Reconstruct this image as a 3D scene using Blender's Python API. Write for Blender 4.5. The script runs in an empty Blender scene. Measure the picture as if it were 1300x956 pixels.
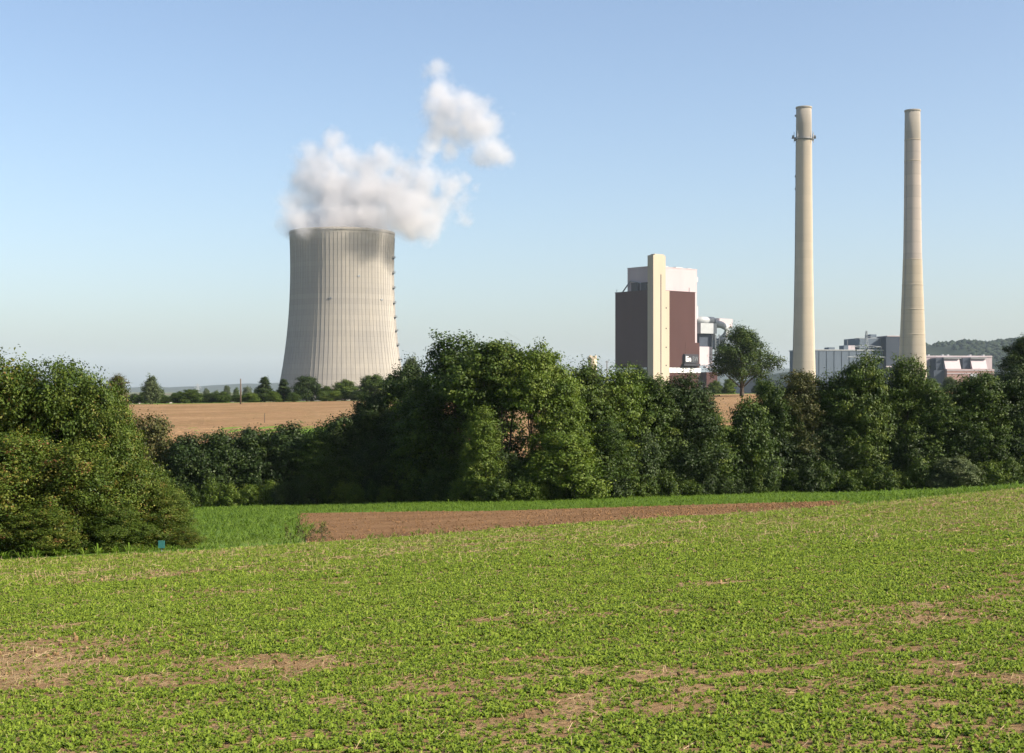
import bpy, bmesh, math, random
import numpy as np
from mathutils import Vector, Matrix

# ------------------------------------------------------------------ scene, camera, light
scene = bpy.context.scene
COL = scene.collection
EYE = 1.7
FPX = 1300 * 50 / 36.0            # focal length in pixels of the 1300 px wide photograph
HORIZON = 495.0

cam_data = bpy.data.cameras.new('camera')
cam = bpy.data.objects.new('camera', cam_data)
COL.objects.link(cam)
cam.location = (0, 0, EYE)
cam.rotation_euler = (math.pi / 2, 0, 0)
cam_data.lens = 50
cam_data.sensor_width = 36
cam_data.shift_y = 17 / 1300.0
cam_data.clip_start = 0.1
cam_data.clip_end = 60000
scene.camera = cam

SUN_EL = math.radians(33)
SUN_AZ = math.radians(110)        # clockwise from +Y (view direction): the sun stands right and a little behind us
SUN_DIR = Vector((math.sin(SUN_AZ) * math.cos(SUN_EL), math.cos(SUN_AZ) * math.cos(SUN_EL), math.sin(SUN_EL)))

world = bpy.data.worlds.new('World')
scene.world = world
world.use_nodes = True
wn = world.node_tree
sky = wn.nodes.new('ShaderNodeTexSky')
sky.sky_type = 'NISHITA'
sky.sun_disc = False
sky.sun_elevation = SUN_EL
sky.sun_rotation = SUN_AZ
sky.altitude = 0
sky.air_density = 0.85
sky.dust_density = 2.1
sky.ozone_density = 1.0
wn.links.new(sky.outputs['Color'], wn.nodes['Background'].inputs['Color'])
wn.nodes['Background'].inputs['Strength'].default_value = 0.090

sun_data = bpy.data.lights.new('sun', 'SUN')
sun_data.energy = 5.0
sun_data.angle = math.radians(0.53)
sun_data.color = (1.0, 0.90, 0.77)
sun = bpy.data.objects.new('sun', sun_data)
COL.objects.link(sun)
sun.location = (100, -60, 120)
sun.rotation_euler = SUN_DIR.to_track_quat('Z', 'Y').to_euler()

scene.view_settings.view_transform = 'Standard'
scene.view_settings.look = 'None'
scene.view_settings.exposure = 1.2
scene.view_settings.gamma = 1.0
scene.view_settings.use_curve_mapping = False
scene.render.engine = 'CYCLES'
cy = scene.cycles
cy.use_denoising = True
cy.max_bounces = 8
cy.diffuse_bounces = 2
cy.transmission_bounces = 4
cy.transparent_max_bounces = 8
cy.volume_bounces = 2
cy.volume_max_steps = 256
cy.sample_clamp_indirect = 6.0


# ------------------------------------------------------------------ small helpers
def srgb(r, g, b):
    def f(c):
        c /= 255.0
        return c / 12.92 if c <= 0.04045 else ((c + 0.055) / 1.055) ** 2.4
    return (f(r), f(g), f(b), 1.0)


def smooth(a, b, x):
    t = np.clip((np.asarray(x, float) - a) / (b - a), 0, 1)
    return t * t * (3 - 2 * t)


_perm = np.random.default_rng(7).permutation(512)
_val = np.random.default_rng(8).random(512)


def vnoise(x, y):
    """two-dimensional value noise, 0..1"""
    x = np.asarray(x, float); y = np.asarray(y, float)
    xi = np.floor(x).astype(int); yi = np.floor(y).astype(int)
    fx = x - xi; fy = y - yi
    fx = fx * fx * (3 - 2 * fx); fy = fy * fy * (3 - 2 * fy)

    def h(a, b):
        return _val[(_perm[(a & 255)] + b) & 511]
    return (h(xi, yi) * (1 - fx) + h(xi + 1, yi) * fx) * (1 - fy) + (h(xi, yi + 1) * (1 - fx) + h(xi + 1, yi + 1) * fx) * fy


def fbm(x, y, o=4):
    s = 0; a = 0.5; n = 0
    for k in range(o):
        s = s + a * vnoise(x * 2 ** k + 17 * k, y * 2 ** k + 31 * k); n += a; a *= 0.5
    return s / n


def tag(o, label=None, cat=None, group=None, kind=None):
    if label: o['label'] = label
    if cat: o['category'] = cat
    if group: o['group'] = group
    if kind: o['kind'] = kind
    return o


def link(name, mesh, mat=None, parent=None):
    o = bpy.data.objects.new(name, mesh)
    COL.objects.link(o)
    if mat is not None and hasattr(mesh, 'materials') and not len(mesh.materials):
        mesh.materials.append(mat)
    if parent is not None:
        o.parent = parent
    return o


def empty(name, loc, rz=0.0):
    o = bpy.data.objects.new(name, None)
    COL.objects.link(o)
    o.location = loc
    o.rotation_euler = (0, 0, rz)
    o.empty_display_size = 1
    return o


def mesh_np(name, verts, quads=None, tris=None, smooth_shade=False):
    me = bpy.data.meshes.new(name)
    verts = np.asarray(verts, np.float32).reshape(-1, 3)
    nq = 0 if quads is None else len(quads)
    nt = 0 if tris is None else len(tris)
    me.vertices.add(len(verts))
    me.vertices.foreach_set('co', verts.ravel())
    idx = []
    if nq: idx.append(np.asarray(quads, np.int32).ravel())
    if nt: idx.append(np.asarray(tris, np.int32).ravel())
    idx = np.concatenate(idx)
    me.loops.add(len(idx))
    me.loops.foreach_set('vertex_index', idx)
    st = np.concatenate([np.arange(nq, dtype=np.int32) * 4, nq * 4 + np.arange(nt, dtype=np.int32) * 3])
    me.polygons.add(nq + nt)
    me.polygons.foreach_set('loop_start', st)
    if smooth_shade:
        me.polygons.foreach_set('use_smooth', np.ones(nq + nt, bool))
    me.update(calc_edges=True)
    return me


def face_attr(me, name, values):
    a = me.attributes.new(name, 'FLOAT', 'FACE')
    a.data.foreach_set('value', np.asarray(values, np.float32))


class MB:
    """collects boxes, tubes and lathes; build() links them as one mesh object"""
    def __init__(self):
        self.v = []; self.f = []

    def add(self, vs, fs):
        n = len(self.v)
        self.v += [tuple(p) for p in vs]
        self.f += [tuple(i + n for i in f) for f in fs]
        return self

    def box(self, x0, x1, y0, y1, z0, z1):
        vs = [(x0, y0, z0), (x1, y0, z0), (x1, y1, z0), (x0, y1, z0), (x0, y0, z1), (x1, y0, z1), (x1, y1, z1), (x0, y1, z1)]
        return self.add(vs, [(0, 3, 2, 1), (4, 5, 6, 7), (0, 1, 5, 4), (1, 2, 6, 5), (2, 3, 7, 6), (3, 0, 4, 7)])

    def tube(self, pts, radii, n=8, cap=True):
        pts = [Vector(p) for p in pts]
        if not isinstance(radii, (list, tuple)):
            radii = [radii] * len(pts)
        vs = []; fs = []
        up = Vector((0, 0, 1))
        for i, p in enumerate(pts):
            d = (pts[min(i + 1, len(pts) - 1)] - pts[max(i - 1, 0)]).normalized()
            a = d.cross(up if abs(d.z) < 0.95 else Vector((0, 1, 0))).normalized()
            b = a.cross(d).normalized()
            for k in range(n):
                t = 2 * math.pi * k / n
                vs.append(p + (a * math.cos(t) + b * math.sin(t)) * radii[i])
        for i in range(len(pts) - 1):
            for k in range(n):
                k2 = (k + 1) % n
                fs.append((i * n + k, i * n + k2, (i + 1) * n + k2, (i + 1) * n + k))
        if cap:
            fs.append(tuple(range(n - 1, -1, -1)))
            m = (len(pts) - 1) * n
            fs.append(tuple(m + k for k in range(n)))
        return self.add(vs, fs)

    def lathe(self, prof, n=48, x=0, y=0):
        vs = []; fs = []
        for r, z in prof:
            for k in range(n):
                t = 2 * math.pi * k / n
                vs.append((x + r * math.cos(t), y + r * math.sin(t), z))
        for i in range(len(prof) - 1):
            for k in range(n):
                k2 = (k + 1) % n
                fs.append((i * n + k, i * n + k2, (i + 1) * n + k2, (i + 1) * n + k))
        return self.add(vs, fs)

    def prism(self, poly, axis, a, b):
        """poly: list of 2D points, extruded along axis ('x': poly in y,z; 'y': poly in x,z)"""
        n = len(poly)
        mk = (lambda p, t: (t, p[0], p[1])) if axis == 'x' else (lambda p, t: (p[0], t, p[1]))
        vs = [mk(p, a) for p in poly] + [mk(p, b) for p in poly]
        fs = [tuple(range(n)), tuple(range(2 * n - 1, n - 1, -1))]
        for k in range(n):
            k2 = (k + 1) % n
            fs.append((k, k + n, k2 + n, k2))
        return self.add(vs, fs)

    def build(self, name, mat, parent=None, smooth_shade=False):
        me = bpy.data.meshes.new(name)
        me.from_pydata(self.v, [], self.f)
        bm = bmesh.new(); bm.from_mesh(me)
        bmesh.ops.recalc_face_normals(bm, faces=bm.faces)
        bm.to_mesh(me); bm.free()
        if smooth_shade:
            me.polygons.foreach_set('use_smooth', np.ones(len(me.polygons), bool))
        return link(name, me, mat, parent)


# ------------------------------------------------------------------ materials
def new_mat(name):
    m = bpy.data.materials.new(name)
    m.use_nodes = True
    nt = m.node_tree
    b = nt.nodes['Principled BSDF']
    b.inputs['Specular IOR Level'].default_value = 0.25
    return m, nt, b


def nd(nt, typ, **kw):
    n = nt.nodes.new(typ)
    for k, v in kw.items():
        if k.startswith('i_'):
            n.inputs[k[2:].replace('_', ' ')].default_value = v
        else:
            setattr(n, k, v)
    return n


def ramp(nt, fac, stops):
    r = nt.nodes.new('ShaderNodeValToRGB')
    el = r.color_ramp.elements
    while len(el) < len(stops): el.new(0.5)
    for e, (p, c) in zip(el, stops):
        e.position = p; e.color = c if len(c) == 4 else (*c, 1)
    nt.links.new(fac, r.inputs['Fac'])
    return r.outputs['Color']


def mixc(nt, fac, a, b, mode='MIX'):
    m = nt.nodes.new('ShaderNodeMix'); m.data_type = 'RGBA'; m.blend_type = mode
    for s, v in ((m.inputs[0], fac), (m.inputs[6], a), (m.inputs[7], b)):
        if isinstance(v, (int, float, tuple, list)):
            s.default_value = v
        else:
            nt.links.new(v, s)
    return m.outputs[2]


def noise(nt, scale, detail=4, rough=0.6, vec=None, dist=0.0):
    n = nt.nodes.new('ShaderNodeTexNoise')
    n.inputs['Scale'].default_value = scale
    n.inputs['Detail'].default_value = detail
    n.inputs['Roughness'].default_value = rough
    n.inputs['Distortion'].default_value = dist
    if vec is not None: nt.links.new(vec, n.inputs['Vector'])
    return n.outputs['Fac']


def coords(nt, scale=(1, 1, 1), rot=(0, 0, 0), kind='Object'):
    tc = nt.nodes.new('ShaderNodeTexCoord')
    mp = nt.nodes.new('ShaderNodeMapping')
    mp.inputs['Scale'].default_value = scale
    mp.inputs['Rotation'].default_value = rot
    nt.links.new(tc.outputs[kind], mp.inputs['Vector'])
    return mp.outputs['Vector']


def bump(nt, b, h, strength, dist):
    n = nt.nodes.new('ShaderNodeBump')
    n.inputs['Strength'].default_value = strength
    n.inputs['Distance'].default_value = dist
    nt.links.new(h, n.inputs['Height'])
    nt.links.new(n.outputs['Normal'], b.inputs['Normal'])


def plain(name, col, rough=0.7, var=0.12, scale=0.2, metallic=0.0, stretch=(1, 1, 1)):
    m, nt, b = new_mat(name)
    f = noise(nt, scale, 5, 0.6, coords(nt, stretch))
    lo = tuple(c * (1 - var) for c in col[:3]) + (1,)
    hi = tuple(min(1, c * (1 + var)) for c in col[:3]) + (1,)
    nt.links.new(ramp(nt, f, [(0.3, lo), (0.7, hi)]), b.inputs['Base Color'])
    b.inputs['Roughness'].default_value = rough
    b.inputs['Metallic'].default_value = metallic
    return m


def leaf_mat(name, stops, transl=0.35, rough=0.55):
    m, nt, b = new_mat(name)
    at = nd(nt, 'ShaderNodeAttribute', attribute_name='tint')
    oi = nt.nodes.new('ShaderNodeObjectInfo')
    ma = nd(nt, 'ShaderNodeMath', operation='MULTIPLY_ADD')
    nt.links.new(oi.outputs['Random'], ma.inputs[0])
    ma.inputs[1].default_value = 0.22
    nt.links.new(at.outputs['Fac'], ma.inputs[2])
    sb = nd(nt, 'ShaderNodeMath', operation='SUBTRACT'); nt.links.new(ma.outputs[0], sb.inputs[0]); sb.inputs[1].default_value = 0.11
    c = ramp(nt, sb.outputs[0], stops)
    nt.links.new(c, b.inputs['Base Color'])
    b.inputs['Roughness'].default_value = rough
    b.inputs['Specular IOR Level'].default_value = 0.18
    tr = nt.nodes.new('ShaderNodeBsdfTranslucent')
    c2 = mixc(nt, 1.0, c, (1.0, 1.1, 0.45, 1), 'MULTIPLY')
    nt.links.new(c2, tr.inputs['Color'])
    mx = nt.nodes.new('ShaderNodeMixShader'); mx.inputs[0].default_value = transl
    nt.links.new(b.outputs[0], mx.inputs[1]); nt.links.new(tr.outputs[0], mx.inputs[2])
    nt.links.new(mx.outputs[0], nt.nodes['Material Output'].inputs['Surface'])
    return m


M = {}
M['leaf_green'] = leaf_mat('leaf_green', [(0.0, (0.012, 0.027, 0.004)), (0.45, (0.030, 0.055, 0.0065)), (0.8, (0.062, 0.092, 0.012)), (1.0, (0.105, 0.13, 0.021))], 0.18)
M['leaf_bright'] = leaf_mat('leaf_bright', [(0.0, (0.028, 0.054, 0.007)), (0.5, (0.066, 0.104, 0.011)), (1.0, (0.125, 0.158, 0.022))], 0.25)
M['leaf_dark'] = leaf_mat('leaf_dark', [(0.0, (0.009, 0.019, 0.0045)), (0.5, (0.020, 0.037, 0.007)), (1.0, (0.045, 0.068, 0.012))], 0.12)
M['leaf_autumn'] = leaf_mat('leaf_autumn', [(0.0, (0.018, 0.038, 0.006)), (0.45, (0.048, 0.080, 0.009)), (0.75, (0.094, 0.120, 0.016)), (0.93, (0.15, 0.125, 0.026)), (1.0, (0.14, 0.065, 0.026))], 0.22)
M['leaf_grey'] = leaf_mat('leaf_grey', [(0.0, (0.034, 0.052, 0.020)), (0.5, (0.060, 0.082, 0.033)), (1.0, (0.10, 0.12, 0.05))], 0.2)
M['leaf_brown'] = leaf_mat('leaf_brown', [(0.0, (0.028, 0.038, 0.010)), (0.5, (0.058, 0.062, 0.016)), (1.0, (0.11, 0.078, 0.03))], 0.2)
M['weed'] = leaf_mat('weed', [(0.0, (0.085, 0.142, 0.011)), (0.5, (0.150, 0.216, 0.022)), (0.85, (0.225, 0.282, 0.038)), (1.0, (0.30, 0.31, 0.07))], 0.32, 0.5)
M['grass'] = leaf_mat('grass', [(0.0, (0.060, 0.105, 0.012)), (0.5, (0.100, 0.165, 0.018)), (1.0, (0.165, 0.22, 0.034))], 0.32, 0.5)
M['straw'] = leaf_mat('straw', [(0.0, (0.17, 0.115, 0.055)), (0.5, (0.25, 0.18, 0.09)), (1.0, (0.36, 0.28, 0.165))], 0.15, 0.6)
M['bark'] = plain('bark', (0.055, 0.043, 0.032), 0.9, 0.35, 3.0, stretch=(1, 1, 0.15))


def soil_mat(name, lo, mid, hi, fine=6.0, coarse=0.35, green=0.0, furrow=None, bstr=0.6, bdist=0.05):
    m, nt, b = new_mat(name)
    v = coords(nt)
    f1 = noise(nt, fine, 8, 0.7, v)
    f2 = noise(nt, coarse, 4, 0.55, v)
    add = nd(nt, 'ShaderNodeMath', operation='MULTIPLY_ADD'); nt.links.new(f2, add.inputs[0]); add.inputs[1].default_value = 0.6
    nt.links.new(f1, add.inputs[2])
    sc = nd(nt, 'ShaderNodeMath', operation='MULTIPLY'); nt.links.new(add.outputs[0], sc.inputs[0]); sc.inputs[1].default_value = 0.62
    c = ramp(nt, sc.outputs[0], [(0.32, lo), (0.5, mid), (0.68, hi)])
    if furrow:
        rot, sca = furrow
        v2 = coords(nt, (1, 1, 1), (0, 0, rot))
        w = nd(nt, 'ShaderNodeTexWave', wave_type='BANDS', bands_direction='Y')
        w.inputs['Scale'].default_value = sca; w.inputs['Distortion'].default_value = 1.5
        w.inputs['Detail'].default_value = 4; w.inputs['Detail Scale'].default_value = 2.0
        nt.links.new(v2, w.inputs['Vector'])
        hh = nd(nt, 'ShaderNodeMath', operation='MULTIPLY_ADD'); nt.links.new(w.outputs['Fac'], hh.inputs[0]); hh.inputs[1].default_value = 0.7
        nt.links.new(f1, hh.inputs[2])
        h = hh.outputs[0]
    else:
        h = f1
    if green:
        f3 = noise(nt, 0.5, 6, 0.65, coords(nt, (0.35, 1.2, 1), (0, 0, 0.35)))
        g = ramp(nt, f3, [(0.52, (0, 0, 0)), (0.70, (green, green, green))])
        c = mixc(nt, g, c, (0.085, 0.13, 0.022, 1))
    nt.links.new(c, b.inputs['Base Color'])
    b.inputs['Roughness'].default_value = 0.95
    b.inputs['Specular IOR Level'].default_value = 0.1
    bump(nt, b, h, bstr, bdist)
    return m


M['field_soil'] = soil_mat('field_soil', (0.13, 0.078, 0.036), (0.205, 0.130, 0.062), (0.30, 0.215, 0.115), 7.0, 0.8, 0.0, None, 0.9, 0.06)
M['ploughed'] = soil_mat('ploughed', (0.125, 0.065, 0.028), (0.235, 0.133, 0.062), (0.33, 0.205, 0.108), 2.6, 0.25, 0.0, (0.70, 0.8), 1.0, 0.35)
M['upper_soil'] = soil_mat('upper_soil', (0.165, 0.092, 0.042), (0.255, 0.155, 0.078), (0.35, 0.23, 0.125), 0.9, 0.06, 0.45, (0.1, 0.25), 1.0, 0.5)


def meadow_mat():
    m, nt, b = new_mat('meadow')
    v = coords(nt)
    f1 = noise(nt, 5.0, 8, 0.75, v)
    f2 = noise(nt, 0.12, 5, 0.6, v)
    c1 = ramp(nt, f1, [(0.3, (0.055, 0.100, 0.012)), (0.55, (0.105, 0.175, 0.020)), (0.75, (0.17, 0.23, 0.035))])
    c2 = ramp(nt, f2, [(0.35, (0.75, 0.95, 0.8)), (0.65, (1.35, 1.12, 1.2))])
    nt.links.new(mixc(nt, 1.0, c1, c2, 'MULTIPLY'), b.inputs['Base Color'])
    b.inputs['Roughness'].default_value = 0.9
    b.inputs['Specular IOR Level'].default_value = 0.15
    bump(nt, b, f1, 1.0, 0.12)
    return m


M['meadow'] = meadow_mat()


def land_mat():
    m, nt, b = new_mat('farmland')
    v = nt.nodes.new('ShaderNodeTexVoronoi'); v.inputs['Scale'].default_value = 0.006
    nt.links.new(coords(nt, (1, 0.5, 1), (0, 0, 0.4)), v.inputs['Vector'])
    sp = nt.nodes.new('ShaderNodeSeparateColor'); nt.links.new(v.outputs['Color'], sp.inputs[0])
    c = ramp(nt, sp.outputs[0], [(0.0, (0.045, 0.065, 0.018)), (0.4, (0.065, 0.085, 0.022)), (0.7, (0.11, 0.085, 0.045)), (1.0, (0.05, 0.07, 0.02))])
    n_ = ramp(nt, noise(nt, 0.5, 6, 0.7, coords(nt)), [(0.3, (0.75, 0.75, 0.75)), (0.7, (1.2, 1.2, 1.2))])
    nt.links.new(mixc(nt, 1.0, c, n_, 'MULTIPLY'), b.inputs['Base Color'])
    b.inputs['Roughness'].default_value = 0.95
    b.inputs['Specular IOR Level'].default_value = 0.1
    return m


M['farmland'] = land_mat()


def concrete_mat(name, base, lift=3.0, var=0.08, streak=0.12, line=0.82, band=0.0):
    """shell concrete: pour-lift rings, vertical run-off streaks, blotches"""
    m, nt, b = new_mat(name)
    tc = nt.nodes.new('ShaderNodeTexCoord')
    sp = nt.nodes.new('ShaderNodeSeparateXYZ'); nt.links.new(tc.outputs['Object'], sp.inputs[0])
    dv = nd(nt, 'ShaderNodeMath', operation='DIVIDE'); nt.links.new(sp.outputs['Z'], dv.inputs[0]); dv.inputs[1].default_value = lift
    fr = nd(nt, 'ShaderNodeMath', operation='FRACT'); nt.links.new(dv.outputs[0], fr.inputs[0])
    ln = ramp(nt, fr.outputs[0], [(0.0, (line,) * 3), (0.10, (1, 1, 1)), (0.92, (1, 1, 1)), (1.0, (line,) * 3)])
    fl = nd(nt, 'ShaderNodeMath', operation='FLOOR'); nt.links.new(dv.outputs[0], fl.inputs[0])
    wn_ = nd(nt, 'ShaderNodeTexWhiteNoise', noise_dimensions='1D'); nt.links.new(fl.outputs[0], wn_.inputs['W'])
    lift_c = ramp(nt, wn_.outputs['Value'], [(0.0, (1 - var,) * 3), (1.0, (1 + var * 0.6,) * 3)])
    st = noise(nt, 0.35, 6, 0.65, coords(nt, (1, 1, 0.03)))
    st_c = ramp(nt, st, [(0.3, (1 - streak * 1.6, 1 - streak * 1.5, 1 - streak * 1.3)), (0.6, (1, 1, 1))])
    bl = noise(nt, 0.03, 4, 0.6, coords(nt))
    bl_c = ramp(nt, bl, [(0.3, (0.93, 0.93, 0.95)), (0.7, (1.05, 1.03, 1.0))])
    c = mixc(nt, 1.0, (*base[:3], 1), ln, 'MULTIPLY')
    c = mixc(nt, 1.0, c, lift_c, 'MULTIPLY')
    c = mixc(nt, 1.0, c, st_c, 'MULTIPLY')
    c = mixc(nt, 1.0, c, bl_c, 'MULTIPLY')
    nt.links.new(c, b.inputs['Base Color'])
    b.inputs['Roughness'].default_value = 0.85
    b.inputs['Diffuse Roughness'].default_value = 1.0
    b.inputs['Specular IOR Level'].default_value = 0.1
    return m


M['tower_concrete'] = concrete_mat('tower_concrete', (0.365, 0.342, 0.298), 4.6, 0.06, 0.10, 0.93)
M['rib_concrete'] = concrete_mat('rib_concrete', (0.33, 0.31, 0.27), 4.6, 0.05, 0.15, 0.9)
M['stack_concrete'] = concrete_mat('stack_concrete', (0.49, 0.43, 0.335), 7.0, 0.04, 0.05, 0.97)
M['stack_pale'] = concrete_mat('stack_pale', (0.47, 0.415, 0.36), 10.0, 0.06, 0.05, 0.90)
M['stack_tan'] = concrete_mat('stack_tan', (0.455, 0.395, 0.30), 7.0, 0.05, 0.05, 0.92)
M['stack_grey'] = concrete_mat('stack_grey', (0.37, 0.335, 0.275), 7.0, 0.04, 0.05, 0.95)


def cladding_mat(name, base, pitch=1.2, depth=0.85):
    """vertical trapezoidal sheet cladding"""
    m, nt, b = new_mat(name)
    tc = nt.nodes.new('ShaderNodeTexCoord')
    sp = nt.nodes.new('ShaderNodeSeparateXYZ'); nt.links.new(tc.outputs['Object'], sp.inputs[0])
    ad = nd(nt, 'ShaderNodeMath', operation='ADD'); nt.links.new(sp.outputs['X'], ad.inputs[0]); nt.links.new(sp.outputs['Y'], ad.inputs[1])
    dv = nd(nt, 'ShaderNodeMath', operation='DIVIDE'); nt.links.new(ad.outputs[0], dv.inputs[0]); dv.inputs[1].default_value = pitch
    fr = nd(nt, 'ShaderNodeMath', operation='FRACT'); nt.links.new(dv.outputs[0], fr.inputs[0])
    a = ramp(nt, fr.outputs[0], [(0.0, (depth,) * 3), (0.12, (1, 1, 1)), (0.88, (1, 1, 1)), (1.0, (depth,) * 3)])
    dz = nd(nt, 'ShaderNodeMath', operation='DIVIDE'); nt.links.new(sp.outputs['Z'], dz.inputs[0]); dz.inputs[1].default_value = 7.5
    fz = nd(nt, 'ShaderNodeMath', operation='FRACT'); nt.links.new(dz.outputs[0], fz.inputs[0])
    a2 = ramp(nt, fz.outputs[0], [(0.0, (0.93,) * 3), (0.04, (1, 1, 1)), (1.0, (1, 1, 1))])
    n = noise(nt, 0.08, 5, 0.6, coords(nt, (1, 1, 0.3)))
    a3 = ramp(nt, n, [(0.3, (0.92,) * 3), (0.7, (1.06,) * 3)])
    c = mixc(nt, 1.0, (*base[:3], 1), a, 'MULTIPLY'); c = mixc(nt, 1.0, c, a2, 'MULTIPLY'); c = mixc(nt, 1.0, c, a3, 'MULTIPLY')
    nt.links.new(c, b.inputs['Base Color'])
    b.inputs['Roughness'].default_value = 0.7
    b.inputs['Specular IOR Level'].default_value = 0.06
    return m


M['brown_clad'] = cladding_mat('brown_clad', (0.054, 0.025, 0.021))
M['white_clad'] = cladding_mat('white_clad', (0.345, 0.290, 0.300), 1.6, 0.95)
M['cream_conc'] = plain('cream_conc', (0.325, 0.275, 0.205), 0.8, 0.06, 0.15, stretch=(1, 1, 0.1))
M['grey_clad'] = cladding_mat('grey_clad', (0.10, 0.125, 0.155), 1.5, 0.9)
M['dark_clad'] = cladding_mat('dark_clad', (0.045, 0.055, 0.072), 1.5, 0.9)
M['light_grey'] = plain('light_grey', (0.28, 0.295, 0.30), 0.55, 0.08, 0.2)
M['white_metal'] = plain('white_metal', (0.375, 0.325, 0.335), 0.5, 0.05, 0.1)
M['steel'] = plain('steel', (0.20, 0.21, 0.22), 0.5, 0.15, 0.5, 0.3)
M['pylon_steel'] = plain('pylon_steel', (0.30, 0.32, 0.33), 0.5, 0.1, 0.5, 0.2)
M['dark'] = plain('dark', (0.025, 0.025, 0.03), 0.6, 0.2, 0.5)
M['glass_strip'] = plain('glass_strip', (0.55, 0.55, 0.55), 0.25, 0.1, 0.3)
M['brick_red'] = plain('brick_red', (0.25, 0.155, 0.135), 0.85, 0.15, 0.4)
M['sign_black'] = plain('sign_black', (0.02, 0.02, 0.025), 0.5, 0.1, 0.3)
M['sign_white'] = plain('sign_white', (0.75, 0.75, 0.75), 0.5, 0.03, 0.3)
M['sign_grey'] = plain('sign_grey', (0.13, 0.14, 0.15), 0.5, 0.1, 0.3)
M['stone'] = plain('stone', (0.42, 0.35, 0.26), 0.9, 0.25, 0.8)
M['pole_wood'] = plain('pole_wood', (0.10, 0.075, 0.055), 0.85, 0.2, 2.0, stretch=(1, 1, 0.1))
M['teal'] = plain('teal', (0.03, 0.13, 0.12), 0.5, 0.15, 5.0)
M['far_wood'] = None


def far_wood(name, a, b_, sc):
    m, nt, b = new_mat(name)
    f = noise(nt, sc, 6, 0.7, coords(nt))
    nt.links.new(ramp(nt, f, [(0.3, a), (0.7, b_)]), b.inputs['Base Color'])
    b.inputs['Roughness'].default_value = 0.95
    b.inputs['Specular IOR Level'].default_value = 0.05
    return m


M['wood_canopy'] = far_wood('wood_canopy', (0.012, 0.020, 0.014), (0.026, 0.036, 0.020), 0.02)
M['far_hill'] = far_wood('far_hill', (0.020, 0.030, 0.022), (0.045, 0.050, 0.034), 0.004)


# ------------------------------------------------------------------ terrain
def near_z(x, y):
    xs = 60 * np.tanh(x / 60.0)
    b = 0.05 - 0.025 * smooth(45, 100, y)
    rise = 0.0012 * np.minimum(np.maximum(0, x - 8), 40) ** 2 * (1 - smooth(50, 85, y))
    return -0.0575 * np.maximum(y, -40) - 0.0102 * np.maximum(0, y - 50) + b * xs + rise


def Z(x, y):
    x = np.asarray(x, float); y = np.asarray(y, float)
    z1 = near_z(x, np.minimum(y, 113))
    xs = 150 * np.tanh(x / 150.0)
    zp = -0.35 + 0.0087 * (np.clip(y, 100, 320) - 300) + 0.018 * xs
    z = z1 + (zp - z1) * smooth(114, 150, y)
    z = z + (-8.0 - z) * smooth(335, 700, y)
    und = 0.06 * (vnoise(x / 6.0 + 40, y / 6.0 + 40) - 0.5) * smooth(20, 60, y) * (1 - smooth(340, 360, y))
    return z + und


def Zf(x, y):
    return float(Z(x, y))


def hit(px, py):
    """where the sight line through a photograph pixel meets the ground: plan position"""
    u = (px - 650) / FPX; v = (HORIZON - py) / FPX
    d = np.concatenate([np.arange(5, 140, 0.1), np.arange(140, 800, 0.5)])
    g = EYE + v * d - Z(u * d, d)
    k = np.argmax(g < 0)
    return u * d[k], d[k]


def at(px, py, d):
    """the point at depth d behind a photograph pixel"""
    return Vector(((px - 650) / FPX * d, d, EYE + (HORIZON - py) / FPX * d))


def field_edge(x):
    return 37.5 + 0.5 * np.maximum(0, np.asarray(x, float) + 8) + 0.35 * np.maximum(0, np.asarray(x, float) - 11) + 0.5 * np.sin(np.asarray(x, float) * 0.7) * 0.3


def sheet(name, A, B, nt_, off, mat):
    """ruled sheet between plan curves A and B, laid on the terrain"""
    A = np.array(A, float); B = np.array(B, float); n = len(A)
    t = np.linspace(0, 1, nt_)[:, None, None]
    P = A[None] * (1 - t) + B[None] * t
    x = P[..., 0].ravel(); y = P[..., 1].ravel()
    v = np.stack([x, y, Z(x, y) + off], 1)
    i = np.arange((nt_ - 1) * n).reshape(nt_ - 1, n)[:, :-1].ravel()
    q = np.stack([i, i + 1, i + n + 1, i + n], 1)
    o = link(name, mesh_np(name, v, q, smooth_shade=True), mat)
    tag(o, kind='structure')
    return o


def steps(*segs):
    out = []
    for a, b, s in segs:
        out += list(np.arange(a, b, s))
    return np.array(out)


def geo(a, b, r):
    out = [a]; st = max(abs(a) * 0.1, 1.0)
    while out[-1] < b:
        out.append(out[-1] + st); st *= r
    return np.array(out)


gy = np.concatenate([[-3000, -800, -200, -80], steps((-40, 160, 1.0), (160, 340, 4.0), (340, 720, 20.0)), geo(720, 12000, 1.25)])
gxp = geo(62, 12000, 1.3)
gx = np.concatenate([-gxp[::-1], np.arange(-60, 61, 2.0), gxp])
GX, GY = np.meshgrid(gx, gy)
gv = np.stack([GX.ravel(), GY.ravel(), Z(GX.ravel(), GY.ravel())], 1)
nx = len(gx)
gi = np.arange((len(gy) - 1) * nx).reshape(len(gy) - 1, nx)[:, :-1].ravel()
ground = link('ground', mesh_np('ground', gv, np.stack([gi, gi + 1, gi + nx + 1, gi + nx], 1), smooth_shade=True), M['farmland'])
tag(ground, kind='structure')

ex = np.arange(-48, 72.1, 1.0)
sheet('near_field', np.stack([ex, np.full_like(ex, -18)], 1), np.stack([ex, field_edge(ex)], 1), 60, 0.03, M['field_soil'])

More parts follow.
